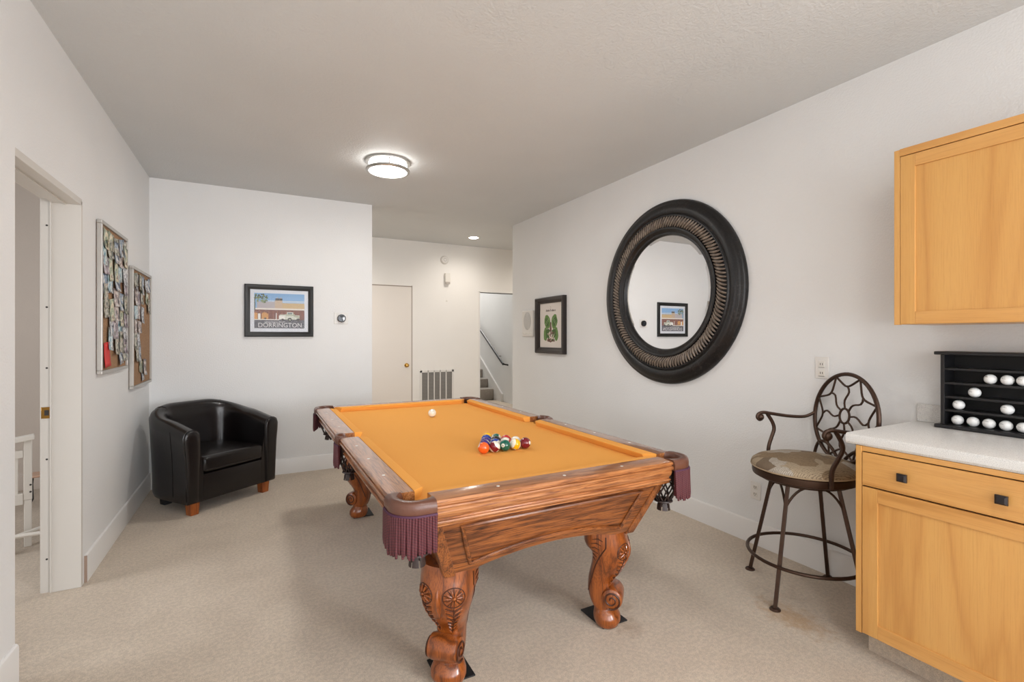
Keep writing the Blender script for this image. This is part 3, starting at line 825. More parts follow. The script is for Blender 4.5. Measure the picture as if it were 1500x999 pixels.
shell = MB().loft(rings).build('shell', M_LEATHER, ch, smooth=60)
# front roll pads of the arms (rounded faces) with piping
for s in (-1, 1):
    m = MB(); sec0 = []
    zt = topz(0)
    loop = [(.022, zt - .05), (.010, zt - .018), (-.016, zt - .002), (-.045, zt), (-.072, zt - .008), (-.092, zt - .03), (-.100, zt - .07), (-.100, .45), (-.092, .30), (-.088, .10), (-.010, .10), (.0, .30), (.008, .45), (.020, zt - .09)]
    pts = [(s * (W2 + a), z) for a, z in loop]
    cx = sum(p[0] for p in pts) / len(pts); 
    rr = []
    for off, k in ((0, 1.0), (-.012, .97), (-.018, .88), (-.020, .5)):
        rr.append([(cx + (x - cx) * k, -.285 + off, .35 + (z - .35) * (1 - (1 - k) * .35)) for x, z in pts])
    m.loft(rr); m.build('arm_front', M_LEATHER, ch, smooth=60)
    m = MB().tube([(x, -.288, z) for x, z in pts], .0045, 6, closed=True); m.build('piping', M_LEATHER, ch)
# seat cushion
def rbox(m, x0, x1, y0, y1, z0, z1, r, crown=0, n=5):
    """rounded box by superellipsoid-ish stacking"""
    rings = []
    cx, cy = (x0 + x1) / 2, (y0 + y1) / 2
    def ring(ins, z, cr=0):
        hx, hy = (x1 - x0) / 2 - ins, (y1 - y0) / 2 - ins; rr = r * 1.2; pts = []
        for (sx, sy, a0) in ((1, 1, 0), (-1, 1, PI / 2), (-1, -1, PI), (1, -1, 1.5 * PI)):
            for k in range(n + 1):
                a = a0 + PI / 2 * k / n
                pts.append((cx + sx * (hx - rr) + rr * math.cos(a), cy + sy * (hy - rr) + rr * math.sin(a), z))
        return pts
    for k in range(n + 1):
        a = PI / 2 * k / n; rings.append(ring(r * (1 - math.sin(a)), z0 + r * (1 - math.cos(a))))
    for k in range(n + 1):
        a = PI / 2 * k / n; rings.append(ring(r * (1 - math.cos(a)), z1 - r * (1 - math.sin(a))))
    for f in (.35, .6, .85):
        hz = z1 + crown * math.sin(f * PI / 2)
        base = ring(r, z1)
        rings.append([(cx + (p[0] - cx) * (1 - f), cy + (p[1] - cy) * (1 - f), hz) for p in base])
    m.loft(rings); return m
m = rbox(MB(), -.258, .258, -.300, .235, .305, .430, .028, .022); m.build('seat_cushion', M_LEATHER, ch, smooth=60)
m = rbox(MB(), -.262, .262, -.285, .22, .092, .300, .012); m.build('seat_base', M_LEATHER, ch, smooth=60)
m = MB()
for z in (.328, .408): m.tube([(-.245, -.297, z), (-.12, -.3005, z), (.12, -.3005, z), (.245, -.297, z)], .0032, 6)
m.build('cushion_piping', M_LEATHER, ch)
# stitched seams on the back and sides
m = MB()
for t in (.36, .64):
    x, y, nx, ny = upath(t); zt = topz(t)
    pr = [(-.128, .42), (-.112, .5), (-.1035, zt - .14), (-.0985, zt - .07), (-.090, zt - .03), (-.071, zt - .006), (-.045, zt + .002), (-.016, zt), (.011, zt - .018)]
    m.tube([(x + nx * o_, y + ny * o_, z) for o_, z in pr], .0022, 5)
for t in (.09, .91, .3, .7):
    x, y, nx, ny = upath(t); zt = topz(t)
    m.tube([(x + nx * o_, y + ny * o_, z) for o_, z in [(.0005, .14), (.003, .30), (.009, .45), (.021, zt - .09), (.0225, zt - .05)]], .0018, 5)
m.build('seam', M_LEATHER, ch)
for (x, y, lm) in ((-.300, -.235, M_CHLEG), (.300, -.235, M_CHLEG), (-.24, .20, M_RUBBER), (.24, .20, M_RUBBER)):
    m = MB(); a, b = .036, .030
    m.loft([[(x - b, y - b, 0), (x + b, y - b, 0), (x + b, y + b, 0), (x - b, y + b, 0)], [(x - a, y - a, .10), (x + a, y - a, .10), (x + a, y + a, .10), (x - a, y + a, .10)]])
    m.build('leg', lm, ch, smooth=0, bevel=.004)

# ------------------------------------------------------------------ round mirror
MC = (XR, 2.795, 1.69)
mr = thing('round_mirror', 'large round mirror with a distressed black ribbed frame on the right wall', 'mirror', MC)
def distressed():
    m, nt, b = newmat('distressed_black_wood')
    tc = N(nt, 'ShaderNodeTexCoord'); n = N(nt, 'ShaderNodeTexNoise', Scale=9.0, Detail=6.0, Roughness=.7); n2 = N(nt, 'ShaderNodeTexNoise', Scale=70.0, Detail=4.0)
    nt.links.new(tc.outputs['Object'], n.inputs['Vector']); nt.links.new(tc.outputs['Object'], n2.inputs['Vector'])
    mu = N(nt, 'ShaderNodeMath', operation='MULTIPLY'); nt.links.new(n.outputs['Fac'], mu.inputs[0]); nt.links.new(n2.outputs['Fac'], mu.inputs[1])
    r = ramp(nt, [(.20, srgb(10, 9, 10)), (.32, srgb(20, 18, 19)), (.44, srgb(52, 48, 47))]); nt.links.new(mu.outputs[0], r.inputs['Fac'])
    nt.links.new(r.outputs['Color'], b.inputs['Base Color']); b.inputs['Roughness'].default_value = .38
    bp = N(nt, 'ShaderNodeBump', Strength=.5, Distance=.003); nt.links.new(n2.outputs['Fac'], bp.inputs['Height']); nt.links.new(bp.outputs['Normal'], b.inputs['Normal'])
    return m
M_FRAME = distressed()
SX = -1   # frame grows towards -x
prof = [(.712, 0), (.716, -.012), (.712, -.030), (.700, -.040), (.688, -.042), (.684, -.046), (.672, -.054), (.650, -.060), (.628, -.060), (.612, -.054), (.606, -.048), (.600, -.050), (.596, -.056), (.588, -.056), (.584, -.046), (.505, -.046),
        (.503, -.066), (.494, -.068), (.484, -.064), (.474, -.052), (.466, -.048), (.458, -.050), (.450, -.048), (.443, -.036), (.440, -.022), (.440, -.004)]
MB().lathe(prof, 96, (0, 0, 0), 'x').build('frame', M_FRAME, mr, smooth=40)
m = MB(); NR = 132
for i in range(NR):
    a = 2 * PI * i / NR; p = []
    for j in range(6):
        t = j / 5; r_ = .507 + .078 * t; aa = a + .075 * (t - .5) + .018 * math.sin(PI * t)
        p.append((-.048 - .016 * math.sin(PI * (.12 + .76 * t)), r_ * math.cos(aa), r_ * math.sin(aa)))
    m.tube(p, [.005, .0085, .0098, .0098, .0085, .005], 6)
mm, nt, b = newmat('worn_brown_ribs')
tc = N(nt, 'ShaderNodeTexCoord'); n = N(nt, 'ShaderNodeTexNoise', Scale=30.0, Detail=4.0); nt.links.new(tc.outputs['Object'], n.inputs['Vector'])
r_ = ramp(nt, [(.3, srgb(84, 72, 64)), (.7, srgb(140, 126, 112))]); nt.links.new(n.outputs['Fac'], r_.inputs['Fac']); nt.links.new(r_.outputs['Color'], b.inputs['Base Color']); b.inputs['Roughness'].default_value = .4
m.build('ribbed_band', mm, mr, smooth=60)
MG = plain('mirror_glass', (.95, .95, .95, 1), .0, 1)
MB().lathe([(0, -.030), (.418, -.030), (.442, -.0294)], 96, (0, 0, 0), 'x').build('glass', MG, mr, smooth=1)

# ------------------------------------------------------------------ framed pictures
M_PFRAME = plain('black_green_frame_wood', srgb(20, 21, 20), .45, bump=.4, bscale=40)
M_PFRAME2 = plain('dark_brown_frame_wood', srgb(32, 22, 18), .4, bump=.3, bscale=40)
M_MAT = plain('white_mat_board', srgb(214, 218, 226), .5)
def picture_frame(root, w, h, bw, mat, depth=.03):
    """local: x across, z up, wall at y=0, front towards -y; origin bottom-left"""
    prof = [(0, 0), (0, -depth * .8), (bw * .15, -depth), (bw * .55, -depth * .85), (bw * .75, -depth * .62), (bw, -depth * .5), (bw, 0)]
    m = MB(); rings = []
    for cx, cz, dx, dz in ((0, 0, 1, 1), (w, 0, -1, 1), (w, h, -1, -1), (0, h, 1, -1)):
        rings.append([(cx + dx * a, y, cz + dz * a) for a, y in prof])
    m.loft(rings, True, False, True); return m.build('frame', mat, root, smooth=25)
def flat(m, pts, y): m.add([(p[0], y, p[1]) for p in pts], [list(range(len(pts)))])
glass_m, nt, b = newmat('picture_glass')
b.inputs['Base Color'].default_value = (1, 1, 1, 1); b.inputs['Roughness'].default_value = .03; b.inputs['Alpha'].default_value = .10; b.inputs['Specular IOR Level'].default_value = .6

pw, ph = .605, .502
p1 = thing('framed_picture', 'black framed picture of a truck by a barn lettered DORRINGTON', 'picture', (-.100, YB, 1.344))
picture_frame(p1, pw, ph, .048, M_PFRAME)
m = MB(); flat(m, [(.045, .045), (pw - .045, .045), (pw - .045, ph - .045), (.045, ph - .045)], -.010); m.build('mat_board', M_MAT, p1, recalc=False)
a0, b0, aw, bh = .082, .082, pw - .164, ph - .164      # print area
c8 = {'sky': srgb(120, 168, 214), 'cloud': srgb(176, 198, 220), 'roof': srgb(196, 168, 120), 'roof2': srgb(176, 168, 172), 'trim': srgb(226, 220, 210), 'barn': srgb(112, 52, 32), 'post': srgb(150, 84, 52), 'hay': srgb(206, 146, 70), 'road': srgb(72, 72, 84), 'truck': srgb(206, 208, 196), 'truck2': srgb(160, 166, 140), 'dark': srgb(34, 32, 32), 'tree': srgb(78, 102, 52), 'tree2': srgb(44, 62, 36), 'stone': srgb(190, 166, 140), 'white': srgb(234, 232, 226), 'win': srgb(96, 110, 116), 'tree3': srgb(122, 140, 90)}
keys = list(c8); mats = [plain('print_' + k_, c8[k_], .6) for k_ in keys]
m = MB(); lay = [0]
def R(k_, x0, x1, y0, y1, dy=0, dy2=0): m.k = keys.index(k_); lay[0] += 1; flat(m, [(a0 + aw * x0, b0 + bh * y0), (a0 + aw * x1, b0 + bh * (y0 + dy)), (a0 + aw * x1, b0 + bh * (y1 + dy2)), (a0 + aw * x0, b0 + bh * y1)], -.0102 - lay[0] * .00002)
def Dk(k_, cx, cy, r_, sy=1, n_=12):
    m.k = keys.index(k_); lay[0] += 1; flat(m, [(a0 + aw * cx + r_ * math.cos(2 * PI * i / n_), b0 + bh * cy + r_ * sy * math.sin(2 * PI * i / n_)) for i in range(n_)], -.0102 - lay[0] * .00002)
R('sky', 0, 1, .5, 1); R('cloud', .25, 1, .74, .80)
R('roof2', .05, .5, .56, .76); R('roof', .42, 1, .56, .73); R('stone', .40, .55, .56, .80); R('dark', .41, .55, .80, .86); R('stone', .44, .46, .86, .89); R('stone', .51, .53, .86, .89)
R('trim', 0, 1, .52, .575)
R('barn', 0, 1, .20, .53); 
for i in range(12): R('post', .02 + i * .085, .035 + i * .085, .28, .50)
R('hay', 0, .06, .26, .44); R('white', .07, .12, .24, .42); R('hay', .14, .27, .26, .42); R('hay', .16, .24, .42, .45); R('dark', .19, .23, .25, .30); R('white', .42, .435, .26, .44)
R('road', 0, 1, 0, .245); R('trim', 0, .5, .235, .26)
# truck
R('white', .48, .62, .25, .37); R('truck', .50, .62, .36, .40); R('truck', .60, .90, .25, .38); R('truck2', .62, .80, .37, .42); R('truck', .64, .77, .40, .47); R('win', .655, .75, .41, .45); R('truck2', .78, .90, .34, .38, -.03, -.03); R('dark', .49, .9, .235, .255)
Dk('dark', .555, .25, .012); Dk('white', .55, .31, .011); Dk('dark', .70, .25, .020); Dk('truck2', .70, .25, .008); Dk('dark', .87, .25, .016)
R('barn', .93, 1, .26, .34)
rnd = random.Random(3)
for i in range(46):
    x, y = rnd.uniform(0.01, .25), rnd.uniform(.76, .99)
    if x > .2 and y < .8: continue
    Dk(rnd.choice(['tree', 'tree2', 'tree3']), x, y - x * .2 if y < .97 else .96, rnd.uniform(.005, .011), 1, 7)
R('tree2', 0, .02, .5, .85)
m.build('print', mats, p1, smooth=0, recalc=False)
def lettering(body, size, x, z, y, parent, mat, name='lettering', sx=1, rotx=PI / 2):
    me = text_mesh(body, size); me.materials.append(mat)
    t = bpy.data.objects.new(name, me); C.objects.link(t); t.parent = parent; t.location = (x, y, z); t.rotation_euler = (rotx, 0, 0); t.scale = (sx, 1, 1)
    return t
M_LET = plain('pale_lettering', srgb(214, 212, 214), .6)
lettering('DORRINGTON', .062, a0 + aw * .51, b0 + bh * .085, -.0125, p1, M_LET, sx=.93)
lettering('GREETINGS FROM', .020, a0 + aw * .40, b0 + bh * .175, -.0125, p1, M_LET, sx=1.1)
m = MB(); flat(m, [(.046, .046), (pw - .046, .046), (pw - .046, ph - .046), (.046, ph - .046)], -.0145); m.build('glass', glass_m, p1, recalc=False)

# right-wall picture : local frame rotated so that -y faces -x world ; local +x -> -Y world
pw2, ph2 = .580, .620
p2 = thing('framed_picture', 'dark brown framed print of green leaves on the right wall', 'picture', (XR, 4.773, 1.160), -PI / 2)
picture_frame(p2, pw2, ph2, .066, M_PFRAME2, .05)
m = MB(); flat(m, [(.05, .05), (pw2 - .05, .05), (pw2 - .05, ph2 - .05), (.05, ph2 - .05)], -.012); m.build('mat_board', plain('off_white_print_paper', srgb(222, 214, 206), .6), p2, recalc=False)
gk = [plain('leaf_green', srgb(98, 132, 68), .6), plain('leaf_dark_green', srgb(66, 96, 48), .6), plain('stem_brown', srgb(104, 72, 60), .6), plain('blossom_cream', srgb(214, 196, 180), .6), plain('vein_pale', srgb(150, 176, 120), .6)]
m = MB(); L = [0]
def blob(cx, cy, rx, ry, k_, rot_=0, n_=20, wob=.08, seed=0):
    r0 = random.Random(seed); m.k = k_; L[0] += 1; pts = []
    for i in range(n_):
        a = 2 * PI * i / n_; w_ = 1 + r0.uniform(-wob, wob); x, y = rx * w_ * math.cos(a), ry * w_ * math.sin(a)
        pts.append((cx + x * math.cos(rot_) - y * math.sin(rot_), cy + x * math.sin(rot_) + y * math.cos(rot_)))
    flat(m, pts, -.0122 - L[0] * .00002)
mx_, my_ = pw2 / 2, ph2 / 2
for s in (-1, 1):
    blob(mx_ + s * .072, my_ + .040, .058, .078, 0, s * -.25, seed=1 + s); blob(mx_ + s * .078, my_ + .035, .034, .052, 1, s * -.25, seed=4 + s, wob=.25); 
    blob(mx_ + s * .108, my_ - .095, .040, .078, 0, s * .1, seed=8 + s); blob(mx_ + s * .060, my_ - .09, .045, .055, 1, 0, seed=12 + s, wob=.2)
    for i in range(5): blob(mx_ + s * (.05 + .016 * i), my_ + .07 - .018 * i, .004, .02, 4, s * -.6, 8, 0, i)
blob(mx_, my_ - .03, .016, .075, 2, 0, seed=30, wob=.3); blob(mx_, my_ - .165, .085, .020, 2, 0, seed=31, wob=.25)
rnd = random.Random(5)
for i in range(34): blob(mx_ + rnd.uniform(-.085, .085), my_ - rnd.uniform(.07, .165), rnd.uniform(.004, .010), rnd.uniform(.008, .022), rnd.choice((2, 3, 3, 2, 1)), rnd.uniform(-.5, .5), 8, .2, i)
m.build('print', gk, p2, smooth=0, recalc=False)
M_GREYINK = plain('grey_ink', srgb(140, 130, 126), .7)
m = MB(); x = mx_ - .095; rnd = random.Random(11)
while x < mx_ + .10:                          # faint hand-lettered line above the leaves
    hgt = rnd.choice((.018, .018, .030, .024)); 
    m.tube([(x, -.0135, my_ + .150), (x + .002, -.0135, my_ + .150 + hgt), (x + .008, -.0135, my_ + .150 + hgt * .9), (x + .009, -.0135, my_ + .152)], .0016, 5)
    x += .0155 if rnd.random() > .15 else .024
m.tube([(mx_ - .01, -.0135, my_ + .205), (mx_ + .004, -.0135, my_ + .198), (mx_ + .003, -.0135, my_ + .190)], .0015, 5)
m.build('lettering', M_GREYINK, p2)

# ------------------------------------------------------------------ small fittings on the walls
r = thing('thermostat', 'round black thermostat on a white wall plate right of the truck picture', 'thermostat', (.772, YB, 1.533))
MB().box(-.068, .068, -.006, 0, -.058, .058).build('wall_plate', M_PLASTIC, r, bevel=.006, bseg=3)
MB().lathe([(.0, -.034), (.036, -.034), (.0405, -.030), (.042, -.022), (.042, -.006)], 32, (.003, 0, 0), 'y').build('dial_ring', M_NICKEL if False else M_BLACKGL, r)
MB().lathe([(.0, -.0355), (.014, -.0352), (.030, -.0345)], 24, (.003, 0, 0), 'y').build('display', plain('thermostat_display', srgb(30, 34, 40), .1), r)
r = thing('wall_intercom', 'white wall intercom with an oval speaker left of the leaf print', 'intercom', (XR, 4.985, 1.50), -PI / 2)
MB().box(-.130, .130, -.022, 0, -.153, .153).build('housing', M_PLASTIC, r, bevel=.008, bseg=3)
m = MB(); m.lathe([(0, -.0245), (.085, -.0245), (.088, -.022)], 32, (0, 0, .03), 'y'); 
for i in range(len(m.v)): m.v[i] = (m.v[i][0], m.v[i][1], .03 + (m.v[i][2] - .03) * 1.2)
m.build('speaker_grille', plain('grey_grille', srgb(196, 194, 190), .6, bump=1, bscale=300), r)
for k in range(5): MB().box(-.095 + k * .04, -.065 + k * .04, -.027, -.02, -.128, -.105).build('button', M_IVORY, r, bevel=.002)
r = thing('return_air_vent', 'white return air grille with five grey louvred columns on the hallway wall', 'vent', (2.39, YF, .61), 0)
vw, vh = .262, .235
mb = MB().box(-vw, vw, -.010, 0, vh - .03, vh).box(-vw, vw, -.010, 0, -vh, -vh + .03).box(-vw, -vw + .028, -.010, 0, -vh, vh).box(vw - .028, vw, -.010, 0, -vh, vh)
cwid = (2 * vw - .056) / 5
for k in range(1, 5): mb.box(-vw + .028 + k * cwid - .007, -vw + .028 + k * cwid + .007, -.010, 0, -vh, vh)
mb.build('frame', M_PLASTIC, r, smooth=0, bevel=.001)
M_LOUV = plain('grey_louvre', srgb(150, 146, 140), .5)
for k in range(5):
    m = MB(); x = -vw + .028 + k * cwid
    for j in range(20):
        z = -vh + .035 + j * (2 * vh - .07) / 19
        m.box(x + .007, x + cwid - .007, -.008, -.0005, z - .003, z + .006)
    m.build('louvres', M_LOUV, r, smooth=0)
MB().box(-vw + .01, vw - .01, -.0008, .0, -vh + .01, vh - .01).build('backing', plain('vent_backing', srgb(120, 116, 112), .8), r, smooth=0)
r = thing('smoke_detector', 'round white smoke detector high on the hallway far wall', 'smoke detector', (2.505, YF, 2.50))
MB().lathe([(0, -.035), (.040, -.034), (.052, -.028), (.062, -.012), (.064, 0)], 32, (0, 0, 0), 'y').build('cover', M_PLASTIC, r)
MB().lathe([(.020, -.0365), (.024, -.0365), (.026, -.033)], 24, (0, 0, 0), 'y').build('test_button', plain('grey_plastic', srgb(170, 164, 158), .5), r)
r = thing('door_chime', 'small white rectangular chime box under the smoke detector', 'chime', (2.545, YF, 2.23))
MB().box(-.040, .040, -.045, 0, -.065, .07).build('box', M_IVORY, r, bevel=.006)
MB().box(-.036, .036, -.048, -.04, -.095, -.06).build('chime_bar', plain('chime_grey', srgb(176, 168, 160), .4), r, bevel=.004)
tag(MB().lathe([(0, -.006), (.012, -.005), (.014, 0)], 16, (2.545, YF, 1.885), 'y').build('wall_screw', M_IVORY), 'tiny screw cap on the hallway wall below the chime box', 'screw cap')
r = thing('wall_outlet', 'white wall outlet with stacked switches above the bar stool', 'outlet', (XR, 1.615, 1.167), -PI / 2)
MB().box(-.038, .038, -.007, 0, -.062, .062).build('cover_plate', M_PLASTIC, r, bevel=.003)
for z in (-.03, .02):
    MB().box(-.018, .018, -.011, -.004, z - .018, z + .018).build('socket', M_IVORY, r, bevel=.002)
    for dx in (-.006, .006): MB().box(dx - .0015, dx + .0015, -.0115, -.01, z - .005, z + .007).build('slot', M_SLOT, r, smooth=0)
    MB().box(-.016, .016, -.0115, -.010, z - .019, z - .0165).build('slot', plain('shade_grey', srgb(130, 124, 118), .6), r, smooth=0)
r = thing('wall_outlet', 'white low wall outlet just above the baseboard by the bar stool', 'outlet', (XR, 2.032, .348), -PI / 2)
MB().box(-.036, .036, -.006, 0, -.057, .057).build('cover_plate', M_PLASTIC, r, bevel=.003)
for z in (-.022, .022):
    MB().box(-.016, .016, -.009, -.004, z - .015, z + .015).build('socket', M_IVORY, r, bevel=.002)
    for dx in (-.006, .006): MB().box(dx - .0016, dx + .0016, -.0096, -.008, z - .004, z + .008).build('slot', M_SLOT, r, smooth=0)
    MB().box(-.002, .002, -.0096, -.008, z - .011, z - .007).build('slot', M_SLOT, r, smooth=0)

# ------------------------------------------------------------------ cork boards with snapshots
M_ALU = plain('aluminium_frame', srgb(176, 172, 166), .35, .6)
def cork():
    m, nt, b = newmat('cork'); tc = N(nt, 'ShaderNodeTexCoord'); n = N(nt, 'ShaderNodeTexNoise', Scale=180.0, Detail=3.0); nt.links.new(tc.outputs['Object'], n.inputs['Vector'])
    r = ramp(nt, [(.35, srgb(122, 90, 62)), (.65, srgb(178, 140, 104))]); nt.links.new(n.outputs['Fac'], r.inputs['Fac']); nt.links.new(r.outputs['Color'], b.inputs['Base Color']); b.inputs['Roughness'].default_value = .9
    return m
M_CORK = cork()
def photo_mat(i, pal):
    m, nt, b = newmat('snapshot_print'); tc = N(nt, 'ShaderNodeTexCoord'); mp = nt.nodes.new('ShaderNodeMapping'); mp.inputs['Location'].default_value = (i * 3.1, i * 1.7, 0)
    nt.links.new(tc.outputs['Object'], mp.inputs['Vector'])
    n = N(nt, 'ShaderNodeTexNoise', Scale=20.0, Detail=5.0, Roughness=.65); nt.links.new(mp.outputs['Vector'], n.inputs['Vector'])
    st = [(.36 + .26 * k_ / (len(pal) - 1), srgb(*c_)) for k_, c_ in enumerate(pal)]
    r = ramp(nt, st, 'CONSTANT'); nt.links.new(n.outputs['Fac'], r.inputs['Fac']); nt.links.new(r.outputs['Color'], b.inputs['Base Color']); b.inputs['Roughness'].default_value = .3
    return m
pals = [[(50, 56, 76), (110, 130, 156), (176, 186, 196), (220, 216, 210), (130, 110, 100)], [(64, 66, 54), (130, 128, 104), (196, 188, 172), (150, 120, 104), (224, 220, 214)],
        [(44, 40, 44), (128, 110, 108), (192, 170, 160), (226, 220, 214), (90, 104, 126)], [(50, 84, 116), (120, 166, 182), (188, 208, 212), (230, 228, 224), (96, 88, 88)],
        [(66, 52, 60), (140, 120, 130), (180, 164, 168), (214, 208, 212), (78, 78, 96)], [(80, 80, 86), (160, 160, 164), (214, 214, 216), (240, 238, 236), (60, 60, 70)],
        [(70, 80, 66), (136, 148, 120), (196, 198, 168), (222, 204, 176), (112, 84, 66)]]
PM = [photo_mat(i, p_) for i, p_ in enumerate(pals)]
M_PBACK = plain('photo_back', srgb(226, 224, 222), .5)
M_RED = plain('red_paper', srgb(206, 40, 36), .6)
def board(y0, y1, z0, z1, label):
    r = thing('cork_board', label, 'notice board', (XL, y0, z0))
    w_, h_ = y1 - y0, z1 - z0; fw = .022; d = .03
    mb = MB().box(.004, d, 0, w_, 0, fw).box(.004, d, 0, w_, h_ - fw, h_).box(.004, d, 0, fw, fw, h_ - fw).box(.004, d, w_ - fw, w_, fw, h_ - fw)
    mb.build('frame', M_ALU, r, smooth=0, bevel=.003)
    MB().box(0, .018, fw * .6, w_ - fw * .6, fw * .6, h_ - fw * .6).build('cork_panel', M_CORK, r, smooth=0)
    return r
board(3.64, 4.294, 1.122, 2.036, 'silver framed cork board crowded with snapshots, nearer the doorway')
board(4.459, 5.164, .955, 1.87, 'silver framed cork board half covered with snapshots, nearer the corner')
SNAP_LAB = {}
def snap(y, z, w_, h_, rotd, mat, idx, curl, label, group, name='snapshot', cat='photo'):
    y0_, y1_, z0_, z1_ = (3.672, 4.262, 1.154, 2.004) if y < 4.35 else (4.491, 5.132, .987, 1.838)
    y = min(max(y, y0_ + w_ / 2 + .008), y1_ - w_ / 2 - .008); z = min(max(z, z0_ + h_ / 2 + .006), z1_ - h_ / 2 - .006)
    def fn(u, v):
        yy = (u - .5) * w_; zz = (v - .5) * h_
        a = math.radians(rotd); Y = yy * math.cos(a) - zz * math.sin(a); Z = yy * math.sin(a) + zz * math.cos(a)
        return (.002 + curl * (max(0, .6 - v) ** 2) * 1.6 + curl * .5 * (abs(u - .5) * 2) ** 2, Y, Z)
    m = MB().grid(fn, 5, 6)
    b_ = len(m.v)
    o = m.build(name, [mat, M_PBACK], smooth=60, recalc=False)
    md = o.modifiers.new('thickness', 'SOLIDIFY'); md.thickness = .0006; md.offset = 1
    o.location = (XL + .019 + .0012 * idx, y, z)
    tag(o, label, cat, group)
    return o
rnd = random.Random(21)
idx = 0
TONE = ['blue-grey', 'olive', 'pink-toned', 'turquoise', 'mauve', 'grey and white', 'green']
ORD = ['first', 'second', 'third', 'fourth', 'fifth', 'sixth', 'seventh', 'eighth', 'ninth', 'tenth']
for rr_ in range(9):
    for cc_ in range(5):
        y = 3.715 + cc_ * .127 + rnd.uniform(-.02, .02); z = 1.965 - rr_ * .093 + rnd.uniform(-.02, .02)
        if rr_ == 0 and cc_ in (0, 2): pass
        if rr_ == 8 and cc_ in (0, 1, 2): continue
        if rr_ == 7 and cc_ == 0: continue
        if rnd.random() < .10: continue
        w_, h_ = rnd.choice(((.10, .14), (.12, .11), (.09, .15), (.13, .12)))
        if rr_ == 0: z -= .02
        y = min(max(y, 3.64 + .03 + w_ / 2 + .008), 4.294 - .03 - w_ / 2 + .03); pk = rnd.randrange(len(PM))
        snap(y, z, w_, h_, rnd.uniform(-9, 9), PM[pk], idx % 5 + rr_ * .3, rnd.uniform(.004, .016), '%s snapshot on the crowded board, %s row, %s from the doorway side' % (TONE[pk], ORD[rr_], ORD[cc_]), 'snapshots pinned on the nearer cork board'); idx += 1
o = snap(3.75, 1.215, .13, .15, 4, M_RED, 3, .01, 'bright red paper cut-out in the lower near corner of the crowded cork board', None, 'red_cutout', 'paper cut-out')
rows = [[(4.52, 1.775), (4.61, 1.75), (4.70, 1.79), (4.81, 1.78), (4.93, 1.76), (5.06, 1.80)], [(4.55, 1.65), (4.65, 1.64), (4.76, 1.66), (4.99, 1.66), (5.05, 1.60)], [(4.57, 1.53), (4.68, 1.54), (4.79, 1.52)],
        [(4.58, 1.42), (4.70, 1.42)], [(4.55, 1.31), (4.66, 1.32)], [(4.60, 1.215), (4.70, 1.21)], [(4.76, 1.11), (4.86, 1.10)], [(4.81, 1.03)]]
for ri, row in enumerate(rows):
    for ci, (y, z) in enumerate(row):
        w_, h_ = rnd.choice(((.10, .13), (.09, .12), (.08, .15), (.12, .10))); pk = rnd.randrange(len(PM))
        snap(y, z, w_, h_, rnd.uniform(-10, 10), PM[pk], rnd.uniform(0, 3), rnd.uniform(.004, .016), '%s snapshot on the half covered far board, %s row, %s from left' % (TONE[pk], ORD[ri], ORD[ci]), 'snapshots pinned on the farther cork board')

# ------------------------------------------------------------------ base cabinet, counter, wall cabinet
FX = XR - .61          # carcass front
CY1, CY0 = 1.125, -.50
bc = thing('base_cabinet', 'maple base cabinet with a drawer over a shaker door', 'cabinet', (XR, CY1, 0))
def bxp(name, x0, x1, y0, y1, z0, z1, mat, parent, bevel=.0015, org=(XR, CY1, 0)):
    return MB().box(x0 - org[0], x1 - org[0], y0 - org[1], y1 - org[1], z0 - org[2], z1 - org[2]).build(name, mat, parent, smooth=0, bevel=bevel)
bxp('carcass', FX, XR - .001, CY0, CY1, .108, .889, M_MAPLEZ, bc)
bxp('toe_kick', FX + .075, XR - .015, CY0, CY1 - .004, 0, .108, M_CARPET, bc, 0)
FD = FX - .019
bxp('end_stile', FD, FX, CY1 - .022, CY1, .108, .889, M_MAPLEZ, bc)
bxp('top_rail', FD + .006, FX, CY0, CY1 - .022, .868, .889, M_MAPLEY, bc)
bxp('shadow_reveal', FX - .002, FX, CY0, CY1 - .022, .108, .870, M_DARKGAP, bc, 0)
dw = bxp('drawer_front', FD, FX - .002, .43, CY1 - .0245, .728, .864, M_MAPLEY, bc, .002)
def knob(y, z, parent, org=(XR, CY1, 0)):
    m = MB(); x = FD - org[0]; y -= org[1]; z -= org[2]
    m.tube([(x, y, z), (x - .014, y, z)], [.009, .007], 12)
    rings = []
    for dx, h in ((-.012, .012), (-.016, .0165), (-.024, .0165), (-.029, .010)):
        rings.append([(x + dx, y - h, z - h * .95), (x + dx, y + h, z - h * .95), (x + dx, y + h, z + h * .95), (x + dx, y - h, z + h * .95)])
    m.loft(rings); m.build('knob', M_KNOB, parent, smooth=20)
knob(.952, .796, dw); knob(.668, .796, dw)
def shaker(name, y0, y1, z0, z1, sw, parent, xf, org, tw=None):
    tw = tw or sw
    o = MB().box(xf + .007 - org[0], xf + .017 - org[0], y0 + sw * .8 - org[1], y1 - sw * .8 - org[1], z0 + tw * .8 - org[2], z1 - tw * .8 - org[2]).build(name, M_MAPLEZ, parent, smooth=0)
    for (a, b_, c_, d_) in ((y0, y0 + sw, z0, z1), (y1 - sw, y1, z0, z1)):
        MB().box(xf - org[0], xf + .017 - org[0], a - org[1], b_ - org[1], c_ - org[2], d_ - org[2]).build('stile', M_MAPLEZ, o, smooth=0, bevel=.0015)
    for (c_, d_) in ((z0, z0 + tw), (z1 - tw, z1)):
        MB().box(xf - org[0], xf + .017 - org[0], y0 + sw - org[1], y1 - sw - org[1], c_ - org[2], d_ - org[2]).build('cross_rail', M_MAPLEY, o, smooth=0, bevel=.0015)
    return o
shaker('door', .43, CY1 - .0245, .112, .722, .056, bc, FD, (XR, CY1, 0))
